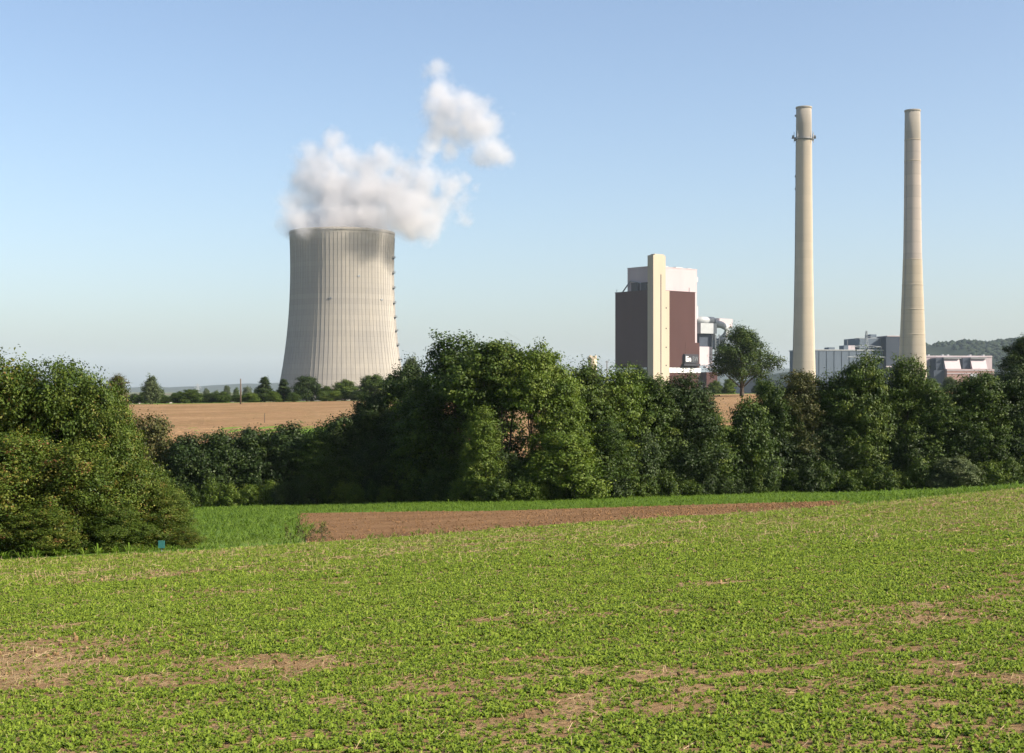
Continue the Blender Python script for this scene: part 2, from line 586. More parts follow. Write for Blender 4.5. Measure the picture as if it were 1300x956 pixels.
mx_ = np.arange(-90, 120.1, 1.5)
sheet('meadow', np.stack([mx_, np.full_like(mx_, 30.0)], 1), np.stack([mx_, np.full_like(mx_, 175.0)], 1), 146, 0.012, M['meadow'])
sheet('field_margin', np.stack([mx_ * 1.6, np.full_like(mx_, 300.0)], 1), np.stack([mx_ * 1.6, np.full_like(mx_, 345.0)], 1), 24, 0.03, M['meadow'])

# ploughed strip: its plan outline, read off the ground
top_px = [(378, 652), (450, 651), (550, 650), (650, 649), (750, 646), (850, 643), (950, 640), (1020, 638.5), (1085, 636.5)]
B = np.array([hit(*p) for p in top_px])
bx = np.linspace(-5.9, B[-1, 0] * 0.86, len(B))
A = np.stack([bx, field_edge(bx) + 0.15], 1)
tt = np.linspace(0, 1, 60); ti = np.linspace(0, 1, len(B))
A = np.stack([np.interp(tt, ti, A[:, k]) for k in (0, 1)], 1)
B = np.stack([np.interp(tt, ti, B[:, k]) for k in (0, 1)], 1)
B[:, 1] += 1.6 * (fbm(B[:, 0] * 0.35, B[:, 0] * 0, 3) - 0.5)
lw = np.exp(-np.arange(60) / 1.2)
A[:, 0] += 0.3 * lw
PLOUGH = (A, B)
sheet('ploughed_field', A, B, 40, 0.035, M['ploughed'])


low_px = [(60, 560), (230, 546), (320, 538), (430, 525)]
ux = np.array([-75., -52, -34.5, -27.5, -20, -6, 0, 30, 60, 110, 170])
uy = np.array([134., 134, 136, 140, 147, 142, 126, 126, 140, 146, 146])
xx = np.linspace(-75, 170, 80)
lo = np.stack([xx, np.interp(xx, ux, uy)], 1)
hi = np.stack([np.linspace(-150, 200, 80), 318 + 4 * np.sin(xx * 0.03)], 1)
sheet('upper_field', lo, hi, 60, 0.06, M['upper_soil'])


# ------------------------------------------------------------------ hills behind
def ridge(name, d, prof, depth, mat, rough, seed, nx_=240):
    px = np.linspace(prof[0][0], prof[-1][0], nx_)
    py = np.interp(px, [p[0] for p in prof], [p[1] for p in prof])
    h = EYE + (HORIZON - py) / FPX * d
    X = (px - 650) / FPX * d
    h = h + rough * (fbm(px * 0.05 + seed, px * 0 + seed, 4) - 0.5) * 2
    rows = 24
    vs = []
    for r in range(rows):
        t = r / (rows - 1)
        s = math.sin(math.pi * (0.02 + 0.96 * t)) ** 1.2
        y = d + (t - 0.5) * depth
        zz = -12 + (h + 12) * s + rough * (vnoise(X / 60.0 + seed, np.full_like(X, y / 60.0)) - 0.5) * s
        vs.append(np.stack([X, np.full_like(X, y), zz], 1))
    v = np.concatenate(vs)
    i = np.arange((rows - 1) * nx_).reshape(rows - 1, nx_)[:, :-1].ravel()
    o = link(name, mesh_np(name, v, np.stack([i, i + 1, i + nx_ + 1, i + nx_], 1), smooth_shade=True), mat)
    tag(o, kind='structure')
    return o, X, h


ridge('far_hills', 7500, [(-500, 490), (0, 492), (170, 492), (240, 491.5), (300, 488.5), (345, 486.5), (420, 484), (520, 487), (700, 486), (850, 480), (960, 471), (1010, 467), (1200, 470), (1900, 478)], 2200, M['far_hill'], 6, 3)
wh, whx, whh = ridge('wooded_hill', 3000, [(960, 480), (1020, 470), (1100, 455), (1150, 444), (1180, 439), (1215, 436), (1250, 437), (1275, 434), (1310, 430), (1420, 426), (1700, 440), (2000, 470)], 1400, M['wood_canopy'], 4, 9)

# the wood on that hill: crowns as one far-off mass
rng = np.random.default_rng(11)
ico = bmesh.new(); bmesh.ops.create_icosphere(ico, subdivisions=1, radius=1.0)
iv = np.array([v.co[:] for v in ico.verts]); it = np.array([[v.index for v in f.verts] for f in ico.faces]); ico.free()
n = 6500
cx = rng.uniform(870, 3200, n) * 1.0
t = rng.uniform(0.12, 0.56, n)
crest = np.interp(cx, whx, whh)
s = np.sin(np.pi * (0.02 + 0.96 * t)) ** 1.2
cyy = 3000 + (t - 0.5) * 1400
cz = -12 + (crest + 12) * s - 1
cr = rng.uniform(4.5, 8.5, n)
V = iv[None] * cr[:, None, None] * rng.uniform(0.75, 1.25, (n, len(iv), 1)) + np.stack([cx, cyy, cz], 1)[:, None]
T = (it[None] + (np.arange(n) * len(iv))[:, None, None]).reshape(-1, 3)
o = link('hill_wood', mesh_np('hill_wood', V.reshape(-1, 3), tris=T), M['wood_canopy'])
tag(o, 'dense dark green wood covering the far hill behind the right chimney', 'woodland', kind='stuff')


# ------------------------------------------------------------------ cooling tower
BASE = -8.0
TD = 1250.0
K = TD / FPX                                   # metres per photograph pixel at the tower


def zpx(py, d=TD):
    return EYE + (HORIZON - py) / FPX * d


tx = (434.5 - 650) * K
tower = empty('cooling_tower', (tx, TD, BASE))
tag(tower, 'tall concrete hyperbolic cooling tower with vertical ribs, steam leaving its top', 'cooling tower')
# half widths read off the outline, by height
prof_px = [(512, 83.6), (498, 80.3), (480, 77.0), (460, 74.0), (440, 71.0), (420, 68.8), (400, 67.2), (380, 66.0), (360, 65.3), (340, 65.1), (320, 65.5), (303, 66.1), (288, 66.7)]
pz = np.array([zpx(p[0]) for p in prof_px]); pr = np.array([p[1] * K for p in prof_px])
co = np.polyfit(pz, pr, 4)
ztop = zpx(288.5, TD - 46)
prof = [(float(np.polyval(co, z)), z - BASE) for z in np.linspace(BASE, ztop, 40)]
mb = MB().lathe(prof, 128)
mb.lathe([(prof[-1][0], prof[-1][1]), (prof[-1][0] - 0.9, prof[-1][1]), (prof[-1][0] - 1.0, prof[-1][1] - 25)], 128)
mb.build('shell', M['tower_concrete'], tower, True)
mb = MB().lathe([(prof[-1][0] + 0.05, prof[-1][1] - 2.2), (prof[-1][0] + 0.3, prof[-1][1] - 2.0), (prof[-1][0] + 0.3, prof[-1][1] + 0.5), (prof[-1][0] - 0.95, prof[-1][1] + 0.5), (prof[-1][0] - 0.95, prof[-1][1] - 0.3)], 128)
mb.build('rim', M['rib_concrete'], tower, True)
NR = 84
rib_me = None
for k in range(NR):
    a = 2 * math.pi * (k + 0.5) / NR
    if rib_me is None:
        vs = []; fs = []
        pp = prof[:-1]
        for r, z in pp:
            for (dr, w) in ((-0.3, -0.11), (0.18, -0.11), (0.18, 0.11), (-0.3, 0.11)):
                vs.append((r + dr, w, z))
        for i in range(len(pp) - 1):
            for (p, q) in ((0, 1), (1, 2), (2, 3)):
                fs.append((i * 4 + p, i * 4 + q, i * 4 + 4 + q, i * 4 + 4 + p))
        ro = MB().add(vs, fs).build('rib', M['rib_concrete'], tower)
        rib_me = ro.data
    else:
        ro = link('rib', rib_me, None, tower)
    ro.rotation_euler = (0, 0, a)
# stair with landings on the right flank
sa = math.radians(-8)
def tower_r(z): return float(np.polyval(co, z + BASE))
mb = MB()
for (z0, z1) in zip(np.arange(4, 138, 6.0), np.arange(10, 144, 6.0)):
    for w in (-0.6, 0.6):
        mb.tube([(tower_r(z0) + 1.3, w, z0), (tower_r(z1) + 1.3, w, z1)], 0.16, 4)
    for zz in np.arange(z0, z1, 1.2):
        mb.tube([(tower_r(zz) + 1.3, -0.6, zz), (tower_r(zz) + 1.3, 0.6, zz)], 0.07, 4)
ld = mb.build('ladder', M['steel'], tower); ld.rotation_euler = (0, 0, sa)
lm = None
for py in (328, 347, 366, 385, 403, 420, 438, 456):
    z = zpx(py) - BASE
    if lm is None:
        mb = MB().box(0, 2.5, -1.6, 1.6, -0.3, 0.1)
        for (x0, x1, y0, y1) in ((2.3, 2.5, -1.6, 1.6), (0, 2.5, -1.6, -1.45), (0, 2.5, 1.45, 1.6)):
            mb.box(x0, x1, y0, y1, 1.0, 1.2)
        for x in (0.6, 2.4):
            for y in (-1.5, 1.5):
                mb.box(x - 0.1, x + 0.1, y - 0.1, y + 0.1, 0.1, 1.0)
        mb.prism([(0, -0.3), (2.2, -0.3), (0, -2.4)], 'y', -0.15, 0.15)
        ob = mb.build('landing', M['steel'], tower); lm = ob.data
    else:
        ob = link('landing', lm, None, tower)
    r = tower_r(z)
    ob.location = (r * math.cos(sa), r * math.sin(sa), z); ob.rotation_euler = (0, 0, sa)
# two small inspection hatches facing us
for (hx, hy) in ((428, 382.5), (488, 383), (462, 355)):
    z = zpx(hy) - BASE; r = tower_r(z) + 0.1
    a = -math.pi / 2 + math.asin(max(-1, min(1, (hx - 434.5) * K / r)))
    ob = MB().box(0, 0.5, -1.2, 1.2, -0.6, 0.6).build('inspection_hatch', M['steel'], tower)
    ob.location = (r * math.cos(a), r * math.sin(a), z); ob.rotation_euler = (0, 0, a)


# ------------------------------------------------------------------ the two chimneys
def half_profile(cx_, d, pts):
    k = d / FPX
    return [(w * k, zpx(py, d) - BASE) for py, w in pts]


CD = 1260.0
kc = CD / FPX
c1 = empty('chimney', ((1020.5 - 650) * kc, CD, BASE))
tag(c1, 'tall pale concrete chimney with an antenna collar near its top, left of the two', 'chimney', 'tall power station chimneys')
p1 = [(512, 15.6), (468, 14.4), (440, 13.7), (400, 12.7), (360, 11.9), (320, 11.3), (280, 10.9), (240, 10.5), (200, 10.2), (179, 10.0)]
MB().lathe(half_profile(0, CD, p1), 64).build('shaft', M['stack_concrete'], c1, True)
p1b = [(179, 9.95), (160, 9.8), (136.5, 9.6)]
pf = half_profile(0, CD, p1b); r_, z_ = pf[-1]
MB().lathe(pf + [(r_ - 1, z_), (r_ - 1.1, z_ - 10)], 64).build('top_section', M['stack_grey'], c1, True)
MB().lathe([(r_ + .03, z_ - 1.2), (r_ + .45, z_ - 1.0), (r_ + .45, z_ + 0.4), (r_ - 1.05, z_ + 0.4)], 64).build('rim', M['stack_grey'], c1, True)
zc = zpx(177, CD) - BASE; rc = 10 * kc
mb = MB().lathe([(rc - .2, zc - .25), (rc + 1.6, zc - .15), (rc + 1.6, zc + .2), (rc - .2, zc + .2)], 48)
for hz in (0.8, 1.4):
    mb.lathe([(rc + 1.5, zc + hz), (rc + 1.62, zc + hz), (rc + 1.62, zc + hz + .12), (rc + 1.5, zc + hz + .12), (rc + 1.5, zc + hz)], 48)
for k in range(24):
    a = 2 * math.pi * k / 24
    mb.tube([((rc + 1.55) * math.cos(a), (rc + 1.55) * math.sin(a), zc), ((rc + 1.55) * math.cos(a), (rc + 1.55) * math.sin(a), zc + 1.5)], .07, 4)
mb.build('platform', M['steel'], c1)
for (a, kind) in ((-3, 0), (6, 1), (-40, 1), (-140, 1), (176, 0), (186, 1), (80, 0)):
    a = math.radians(a)
    mb = MB()
    if kind == 0:
        mb.tube([(rc + 1.5, 0, zc + 2.0), (rc + 2.0, 0, zc + 2.0), (rc + 3.4, 0, zc + 2.2)], [0.5, 1.5, 1.7], 12)
        mb.box(rc, rc + 1.8, -.15, .15, zc - 1.5, zc + 2.0)
    else:
        mb.tube([(rc + 1.9, 0, zc - 3.0), (rc + 1.9, 0, zc + 6.5)], .22, 6)
        mb.box(rc + 1.7, rc + 2.3, -.5, .5, zc + .5, zc + 4.0)
    ob = mb.build('antenna', M['steel'], c1); ob.rotation_euler = (0, 0, a)
for py in (147, 224, 240):
    z = zpx(py, CD) - BASE; r = 10.2 * kc
    ob = MB().box(r - .3, r + .9, -.6, .6, -.8, .8).build('warning_lamp', M['steel'], c1)
    ob.location = (0, 0, z); ob.rotation_euler = (0, 0, math.radians(182))
mb = MB()
for w in (-.4, .4):
    mb.tube([((x_ + .25), w, z__) for x_, z__ in half_profile(0, CD, p1)], .12, 4)
ob = mb.build('ladder', M['steel'], c1); ob.rotation_euler = (0, 0, math.radians(-172))

c2 = empty('chimney', ((1158.5 - 650) * kc, CD, BASE))
tag(c2, 'tall banded concrete chimney with a wider tan foot, right of the two', 'chimney', 'tall power station chimneys')
p2 = [(512, 18.8), (462, 16.9), (440, 16.0), (420, 15.2), (400, 14.4), (380, 13.6), (360, 12.8), (330, 11.9)]
MB().lathe(half_profile(0, CD, p2), 64).build('lower_shaft', M['stack_tan'], c2, True)
p2b = [(330, 11.7), (300, 11.1), (260, 10.6), (220, 10.3), (178, 10.0)]
MB().lathe(half_profile(0, CD, p2b), 64).build('upper_shaft', M['stack_pale'], c2, True)
pf = half_profile(0, CD, [(178, 9.95), (140.5, 9.6)]); r_, z_ = pf[-1]
MB().lathe(pf + [(r_ - 1, z_), (r_ - 1.1, z_ - 10)], 64).build('top_section', M['stack_grey'], c2, True)
MB().lathe([(r_ + .03, z_ - 1.2), (r_ + .4, z_ - 1.0), (r_ + .4, z_ + 0.4), (r_ - 1.05, z_ + 0.4)], 64).build('rim', M['stack_grey'], c2, True)
allp = p2 + p2b
for py in (178, 205, 330, 362, 393, 425):
    z = zpx(py, CD) - BASE
    w = float(np.interp(-py, [-q[0] for q in allp], [q[1] for q in allp])) * kc
    MB().lathe([(w - .1, z - .5), (w + .16, z - .45), (w + .16, z + .45), (w - .1, z + .5)], 64).build('band', M['stack_tan'], c2, True)
mb = MB()
for w in (-.4, .4):
    mb.tube([((x_ + .3), w, z__) for x_, z__ in half_profile(0, CD, allp)], .12, 4)
ob = mb.build('ladder', M['steel'], c2); ob.rotation_euler = (0, 0, math.radians(-150))


# ------------------------------------------------------------------ boiler house
BD = 1215.0
kb = BD / FPX
AL = math.radians(39.2)
bh = empty('boiler_house', ((829 - 650) * kb, BD, BASE), AL)
tag(bh, 'tall brown clad boiler house with cream stair tower and white upper block', 'power station')
hz = lambda py: zpx(py, BD + 10) - BASE
# main brown block, local x along the lit face, local y along the shaded face
MB().box(0.6, 52.5, 0.6, 47.5, hz(466), hz(369.5)).build('main_block', M['brown_clad'], bh)
MB().box(40, 58.0, 0.5, 30, hz(466), hz(434)).build('side_block', M['brown_clad'], bh)
MB().box(0.9, 60, 0.9, 47, hz(473.5), hz(466)).build('window_band', M['dark'], bh)
for k in range(9):
    x0 = 20.6 + k * 4.4
    MB().box(x0, x0 + 3.9, 0.55, 1.0, hz(473), hz(466.6)).build('window', M['glass_strip'], bh)
for k in range(9):
    y0 = 8.5 + k * 4.4
    MB().box(0.55, 1.0, y0, y0 + 3.9, hz(473), hz(466.6)).build('window', M['glass_strip'], bh)
MB().box(0.7, 66, 0.4, 47.2, 0, hz(473.5)).build('plinth', M['brown_clad'], bh)
MB().box(60, 74, -6, 30, 0, hz(472)).build('annex', M['brown_clad'], bh)
# parapet caps
MB().box(0.3, 52.8, 0.3, 47.8, hz(369.5), hz(368.6)).build('parapet', M['brown_clad'], bh)
# white upper block, runs down behind the brown face on the right
wb = MB().box(4, 60.5, 6, 35.5, hz(440), hz(338.5)).build('upper_block', M['white_clad'], bh)
MB().box(3.7, 60.8, 5.7, 35.8, hz(338.5), hz(337.8)).build('roof_edge', M['white_metal'], wb)
MB().box(24, 31, 12, 20, hz(338), hz(335.5)).build('roof_vent', M['light_grey'], wb)
MB().box(38, 47, 10, 20, hz(338), hz(336)).build('roof_vent', M['light_grey'], wb)
MB().box(52, 57, 9, 14, hz(338), hz(336.6)).build('roof_vent', M['light_grey'], wb)
MB().box(60.5, 63, 7, 14, hz(354), hz(348)).build('side_vent', M['white_metal'], wb)
MB().box(60.5, 63, 7, 13, hz(402), hz(386)).build('side_vent', M['white_metal'], wb)
# cream stair tower at the near corner
st = MB().box(-0.4, 14.4, -0.8, 6.2, 0, hz(325)).build('stair_tower', M['cream_conc'], bh)
MB().box(2.5, 14.0, 0.5, 5.5, hz(325), hz(323.3)).build('tower_head', M['cream_conc'], st)
MB().box(8.2, 9.2, -0.86, -0.5, 4, hz(349)).build('window_slot', M['dark'], st)
MB().box(14.4, 19.6, -0.3, 5, 0, hz(369)).build('lift_shaft', M['cream_conc'], bh)
for py in (391, 417, 441, 464):
    MB().box(14.9, 16.3, -0.36, -0.1, hz(py + .9), hz(py - .9)).build('small_window', M['dark'], bh)
# roof equipment over the shaded face
MB().box(1.2, 3.6, 20, 28, hz(369), hz(358)).build('roof_cooler', M['dark'], bh)
MB().box(1.2, 3.6, 9, 16, hz(369), hz(358.5)).build('roof_cooler', M['dark'], bh)
mb = MB().tube([(2.2, 40, hz(369)), (2.2, 30, hz(355))], .6, 6)
mb.tube([(2.2, 30, hz(355)), (2.2, 7, hz(362))], .5, 6)
mb.build('roof_truss', M['steel'], bh)
MB().tube([(1.5, 46.5, hz(369)), (1.5, 46.5, hz(365))], .25, 6).build('roof_mast', M['steel'], bh)
MB().tube([(46, 1.5, hz(369)), (46, 1.5, hz(363))], .3, 6).build('roof_mast', M['steel'], bh)
# company sign
sg = MB().box(37.5, 54.5, -1.6, 0.4, hz(460.5), hz(449)).build('company_sign', M['sign_black'], bh)
MB().box(35.8, 56, -2.4, 0.4, hz(464), hz(461.3)).build('sign_ledge', M['sign_black'], sg)


def text_part(name, s, size, x, z, y, mat, parent, off=0.0):
    cu = bpy.data.curves.new(name, 'FONT')
    cu.body = s; cu.size = size; cu.extrude = 0.15; cu.offset = off
    tmp = bpy.data.objects.new(name, cu); COL.objects.link(tmp)
    bpy.context.view_layer.update()
    me = bpy.data.meshes.new_from_object(tmp.evaluated_get(bpy.context.evaluated_depsgraph_get()))
    bpy.data.objects.remove(tmp)
    me.materials.clear()
    o = link(name, me, mat, parent)
    o.rotation_euler = (math.pi / 2, 0, 0)
    o.location = (x, y, z)
    return o


text_part('sign_letters', 'En', 6.2, 38.0, hz(458.2), -1.8, M['sign_white'], sg, 0.16).scale = (1.12, 1, 1)
text_part('sign_letters', 'BW', 6.2, 46.4, hz(458.2), -1.8, M['sign_grey'], sg, 0.0).scale = (0.74, 1, 1)


# flue gas ducts and steelwork right of the boiler house (a block of its own)
dd = empty('flue_gas_plant', ((905 - 650) * (BD + 72) / FPX, BD + 72, BASE), math.radians(33))
tag(dd, 'grey flue gas duct and white pipe loop on steelwork beside the boiler house', 'duct')
kd = (BD + 72) / FPX
lx = lambda px: (px - 905) * kd * 1.3
dz = lambda py: zpx(py, BD + 72) - BASE
MB().box(lx(884), lx(904.5), -6, 10, dz(424), dz(411)).build('duct_casing', M['light_grey'], dd)
MB().tube([(lx(880), 0, dz(407)), (lx(905), 0, dz(407))], 4.6 * kd, 20).build('gas_duct', M['light_grey'], dd, True)
MB().tube([(lx(905), 0, dz(409)), (lx(906.5), 0, dz(409))], 6.0 * kd, 20).build('duct_flange', M['light_grey'], dd)
MB().prism([(lx(908), dz(415)), (lx(932), dz(415)), (lx(932.5), dz(404)), (lx(908), dz(403.5))], 'y', 2, 14).build('duct_hood', M['white_metal'], dd)
MB().tube([(lx(906), 0, dz(410)), (lx(915), 0, dz(411.5)), (lx(922), 0, dz(415)), (lx(924), 0, dz(420)), (lx(920), 0, dz(427)), (lx(914), 0, dz(433))], 4.2 * kd, 16).build('bent_pipe', M['light_grey'], dd, True)
MB().tube([(lx(908), 0, dz(414)), (lx(905.5), 0, dz(418)), (lx(905.5), 0, dz(432))], 2.0 * kd, 12).build('drop_pipe', M['light_grey'], dd, True)
MB().box(lx(886), lx(903.5), -2, 8, dz(440.5), dz(424)).build('filter_house', M['dark_clad'], dd)
MB().box(lx(904), lx(921), 1, 9, dz(443), dz(429.5)).build('filter_house', M['grey_clad'], dd)
MB().box(lx(884), lx(901.5), -3, 8, dz(464), dz(440.5)).build('white_casing', M['white_metal'], dd)
mb = MB()
for px in (901.5, 906.5):
    for y in (-7, -2.5):
        mb.box(lx(px) - .35, lx(px) + .35, y - .35, y + .35, 0, dz(425))
for zz in np.arange(2, dz(428), 6.5):
    mb.tube([(lx(901.5), -7, zz), (lx(906.5), -7, zz + 6.0)], .2, 4)
    mb.box(lx(901.5), lx(906.5), -7.2, -6.8, zz - .2, zz + .2)
mb.build('steel_frame', M['pylon_steel'], dd)
MB().box(lx(888), lx(902), -8.5, -5, dz(467), dz(465.5)).build('walkway', M['white_metal'], dd)
MB().tube([(lx(888), -7, dz(464)), (lx(901), -7, dz(459))], .4, 6).build('walkway', M['white_metal'], dd)

# ------------------------------------------------------------------ turbine hall and the white coal bunkers
HD = 1330.0
kh = HD / FPX
th = empty('turbine_hall', ((1036 - 650) * kh, HD, BASE), math.radians(8))
tag(th, 'long blue grey turbine hall with a taller block between the two chimneys', 'power station')
hx = lambda px: (px - 1036) * kh
hh = lambda py: zpx(py, HD) - BASE
MB().box(hx(1020), hx(1125), 0, 40, 0, hh(445)).build('hall', M['grey_clad'], th)
MB().box(hx(1019), hx(1126), -0.5, 40.5, hh(445), hh(443.6)).build('roof_edge', M['light_grey'], th)
tb = MB().box(hx(1097), hx(1126), 6, 46, hh(444), hh(428.5)).build('upper_block', M['grey_clad'], th)
MB().box(hx(1126), hx(1152), -6, 40, 0, hh(427)).build('end_block', M['dark_clad'], th)
MB().box(hx(1127), hx(1152), -6.5, 40.5, hh(427), hh(426)).build('roof_edge', M['white_metal'], th)
MB().box(hx(1114), hx(1122), 10, 24, hh(428.5), hh(423.5)).build('roof_house', M['grey_clad'], tb)
MB().box(hx(1057), hx(1065), 8, 20, hh(443.6), hh(440.5)).build('roof_vent', M['grey_clad'], th)
MB().box(hx(1077), hx(1083), 8, 20, hh(443.6), hh(438)).build('roof_house', M['grey_clad'], th)
MB().box(hx(1083), hx(1092), 8, 20, hh(443.6), hh(438)).build('roof_house', M['white_metal'], th)
MB().tube([(hx(1085), 14, hh(438)), (hx(1085), 14, hh(431))], .3, 6).build('roof_mast', M['steel'], th)
MB().box(hx(1125), hx(1132), -8, -6, hh(466), hh(464.5)).build('canopy_roof', M['white_metal'], th)
for k in range(8):
    MB().box(hx(1040 + k * 10), hx(1041.2 + k * 10), -0.35, 0.1, 2, hh(446)).build('wall_rib', M['grey_clad'], th)

WD = 1380.0
kw = WD / FPX
bk = empty('bunker_building', ((1176 - 650) * kw, WD, BASE), math.radians(6))
tag(bk, 'low white coal bunker building on a red brick base right of the chimneys', 'power station')
wx = lambda px: (px - 1176) * kw
wz = lambda py: zpx(py, WD) - BASE
MB().box(wx(1160), wx(1275), 20, 50, 0, wz(452.5)).build('hall', M['white_clad'], bk)
MB().box(wx(1160), wx(1275), 19.5, 50.5, wz(452.5), wz(450.8)).build('roof_edge', M['white_metal'], bk)
for (a0, a1, b0, b1) in ((1200.5, 1224, 1203, 1220), (1236, 1259, 1237.5, 1255)):
    bn = MB().prism([(19.5, 10), (0, 10), (0, wz(468) + 0), (5, wz(455)), (19.5, wz(455))], 'x', wx(a0 + 1), wx(a1 - 2)).build('bunker', M['white_metal'], bk)
    MB().box(wx(a0 - 9), wx(a0 + 0.9), 5, 19.5, wz(470), wz(454.2)).build('bunker_flank', M['dark_clad'], bk)
    MB().box(wx(a0), wx(a1 - 1), 2, 19.4, wz(454.9), wz(453.9)).build('bunker_roof', M['light_grey'], bk)
for px in (1183, 1190, 1209, 1216, 1246, 1264):
    MB().box(wx(px), wx(px + 2.5), 22, 26, wz(450.8), wz(449.2)).build('roof_vent', M['light_grey'], bk)
bb = MB().box(wx(1200), wx(1262), -6, 18, 0, wz(468.6)).build('brick_base', M['brick_red'], bk)
MB().box(wx(1199.6), wx(1262.4), -6.4, -5.9, wz(470.6), wz(469.2)).build('ledge', M['white_metal'], bb)
MB().box(wx(1199.6), wx(1262.4), -6.4, -5.9, wz(474.6), wz(473.6)).build('ledge', M['white_metal'], bb)
MB().box(wx(1231), wx(1241), -6.6, -5.9, wz(481), wz(475)).build('loading_door', M['light_grey'], bb)
MB().box(wx(1186), wx(1200), 0, 18, 0, wz(470)).build('dark_annex', M['dark_clad'], bk)

# ------------------------------------------------------------------ pylons, turret, pole, sheds
def pylon(px, top, d, base_w, label, thick):
    z0 = Zf((px - 650) / FPX * d, d)
    p = at(px, top, d)
    t = empty('electricity_pylon', (p.x, d, z0), 0.35)
    tag(t, label, 'pylon', 'electricity pylons')
    H = p.z - z0
    mb = MB()
    w = lambda z: base_w * (1 - z / H) ** 1.15 * 0.5 + 0.35
    zs = np.linspace(0, H * 0.98, 13)
    for sx in (-1, 1):
        for sy in (-1, 1):
            mb.tube([(sx * w(z), sy * w(z), z) for z in zs], thick, 4)
    for a, b in zip(zs[:-1], zs[1:]):
        for s_ in (-1, 1):
            mb.tube([(-w(a), s_ * w(a), a), (w(b), s_ * w(b), b)], thick * .7, 4)
            mb.tube([(w(a), s_ * w(a), a), (-w(b), s_ * w(b), b)], thick * .7, 4)
            mb.tube([(s_ * w(a), -w(a), a), (s_ * w(b), w(b), b)], thick * .7, 4)
    mb.build('mast', M['pylon_steel'], t)
    for f, ln in ((0.62, 0.30), (0.76, 0.24), (0.88, 0.17)):
        z = H * f; L = H * ln
        mb = MB()
        for s_ in (-1, 1):
            mb.tube([(s_ * w(z), 0, z + 1.2), (s_ * L, 0, z)], thick * .8, 4)
            mb.tube([(s_ * w(z), 0, z - .6), (s_ * L, 0, z)], thick * .8, 4)
            mb.tube([(s_ * L, 0, z), (s_ * L, 0, z - 2)], thick * .6, 4)
        mb.build('crossarm', M['pylon_steel'], t)
    return t, H


pylon(1100, 418, 1120, 9, 'pale steel lattice electricity pylon in front of the turbine hall', 0.17)
pylon(251, 486.5, 2600, 8, 'tiny far lattice pylon on the skyline left of the cooling tower', 0.25)

# overhead wires between the plant and the hidden pylon on the left
for k, (ya, yb) in enumerate(((414, 449), (422, 456), (428, 459), (436, 464))):
    a = at(640, ya + 6, 800); b = at(778, yb + 3, 1150)
    pts = []
    for t in np.linspace(0, 1, 24):
        p = a.lerp(b, t); p.z -= 9 * 4 * t * (1 - t); pts.append(p)
    o = MB().tube(pts, 0.055, 4, False).build('power_line', M['steel'])
    tag(o, ('topmost', 'second', 'third', 'lowest')[k] + ' thin dark overhead wire left of the boiler house, counted from above', 'power line', 'overhead wires left of the boiler house')

d = 620.0; kt = d / FPX
p = at(752, 452, d)
tz = Zf(p.x, d)
tr = empty('stone_turret', (p.x, d, tz))
tag(tr, 'small round pale stone turret with a broken crown above the hedge', 'turret')
H = p.z - tz
MB().lathe([(4.9 * kt, 0), (4.6 * kt, H * .55), (4.4 * kt, H * .62), (5.2 * kt, H * .68), (5.6 * kt, H * .80), (5.4 * kt, H * .93), (4.6 * kt, H * .95), (0.1, H * .95)], 24).build('shaft', M['stone'], tr)
for k in range(7):
    a = 2 * math.pi * k / 7 + .3
    hh_ = random.Random(k).uniform(.4, 1.3)
    ob = MB().box(4.1 * kt, 5.35 * kt, -.45, .45, H * .93, H * .96 + hh_).build('merlon', M['stone'], tr)
    ob.rotation_euler = (0, 0, a)

p = at(305.5, 481, 296)
gz = Zf(p.x, 296)
po = empty('wooden_pole', (p.x, 296, gz))
tag(po, 'thin wooden utility pole at the edge of the upper brown field', 'pole')
MB().tube([(0, 0, -.3), (0, 0, p.z - gz)], [.17, .12], 8).build('shaft', M['pole_wood'], po, True)
MB().tube([(0, 0, p.z - gz - .05), (0, 0, p.z - gz + .12)], [.14, .05], 8).build('cap', M['steel'], po)
p = at(315, 534, 150); gz = Zf(p.x, 160)
ob = MB().tube([(p.x, 160, gz - .2), (p.x, 160, gz + 1.1)], [.05, .045], 6).tube([(p.x, 160, gz + 1.1), (p.x, 160, gz + 1.16)], [.06, .02], 6).build('field_post', M['pole_wood'])
tag(ob, 'short thin wooden post at the lower edge of the upper field', 'post')
p = at(770.5, 458, 900); gz = Zf(p.x, 900)
ob = MB().tube([(p.x, 900, gz), (p.x, 900, p.z)], [.35, .22], 6).box(p.x - 1.2, p.x + 1.2, 899.8, 900.2, p.z - .9, p.z - .6).build('wire_post', M['pole_wood'])
tag(ob, 'slim dark wire post left of the boiler house foot', 'post')

for (x0, x1, y0, y1, d, lab) in ((291, 308, 504, 512, 345, 'low white shed with dark openings behind the wooden pole'),
                                 (207, 215, 505, 512, 350, 'small white shed between bushes right of the grey green tree'),
                                 (160, 174, 504.5, 512, 350, 'small white shed at the far left end of the upper field')):
    a = at(x0, y1, d); b = at(x1, y0, d)
    gz = min(Zf(a.x, d), Zf(b.x, d)) - .2
    t = empty('field_shed', (a.x, d, gz)); tag(t, lab, 'shed', 'white sheds behind the upper field')
    w = b.x - a.x; h = b.z - gz
    MB().box(0, w, 0, 3, 0, h * .86).build('wall', M['white_metal'], t)
    MB().prism([(-.15, h * .86), (3.15, h * .86), (1.5, h)], 'x', -.15, w + .15).build('roof', M['light_grey'], t)
    nwin = max(1, int(w / .8))
    for k in range(nwin):
        xx0 = (k + .3) * w / nwin
        MB().box(xx0, xx0 + .4 * w / nwin, -.03, .1, h * .3, h * .7).build('window', M['dark'], t)

# ------------------------------------------------------------------ trees and shrubs
def unit(v):
    return v / np.maximum(np.linalg.norm(v, axis=-1, keepdims=True), 1e-9)


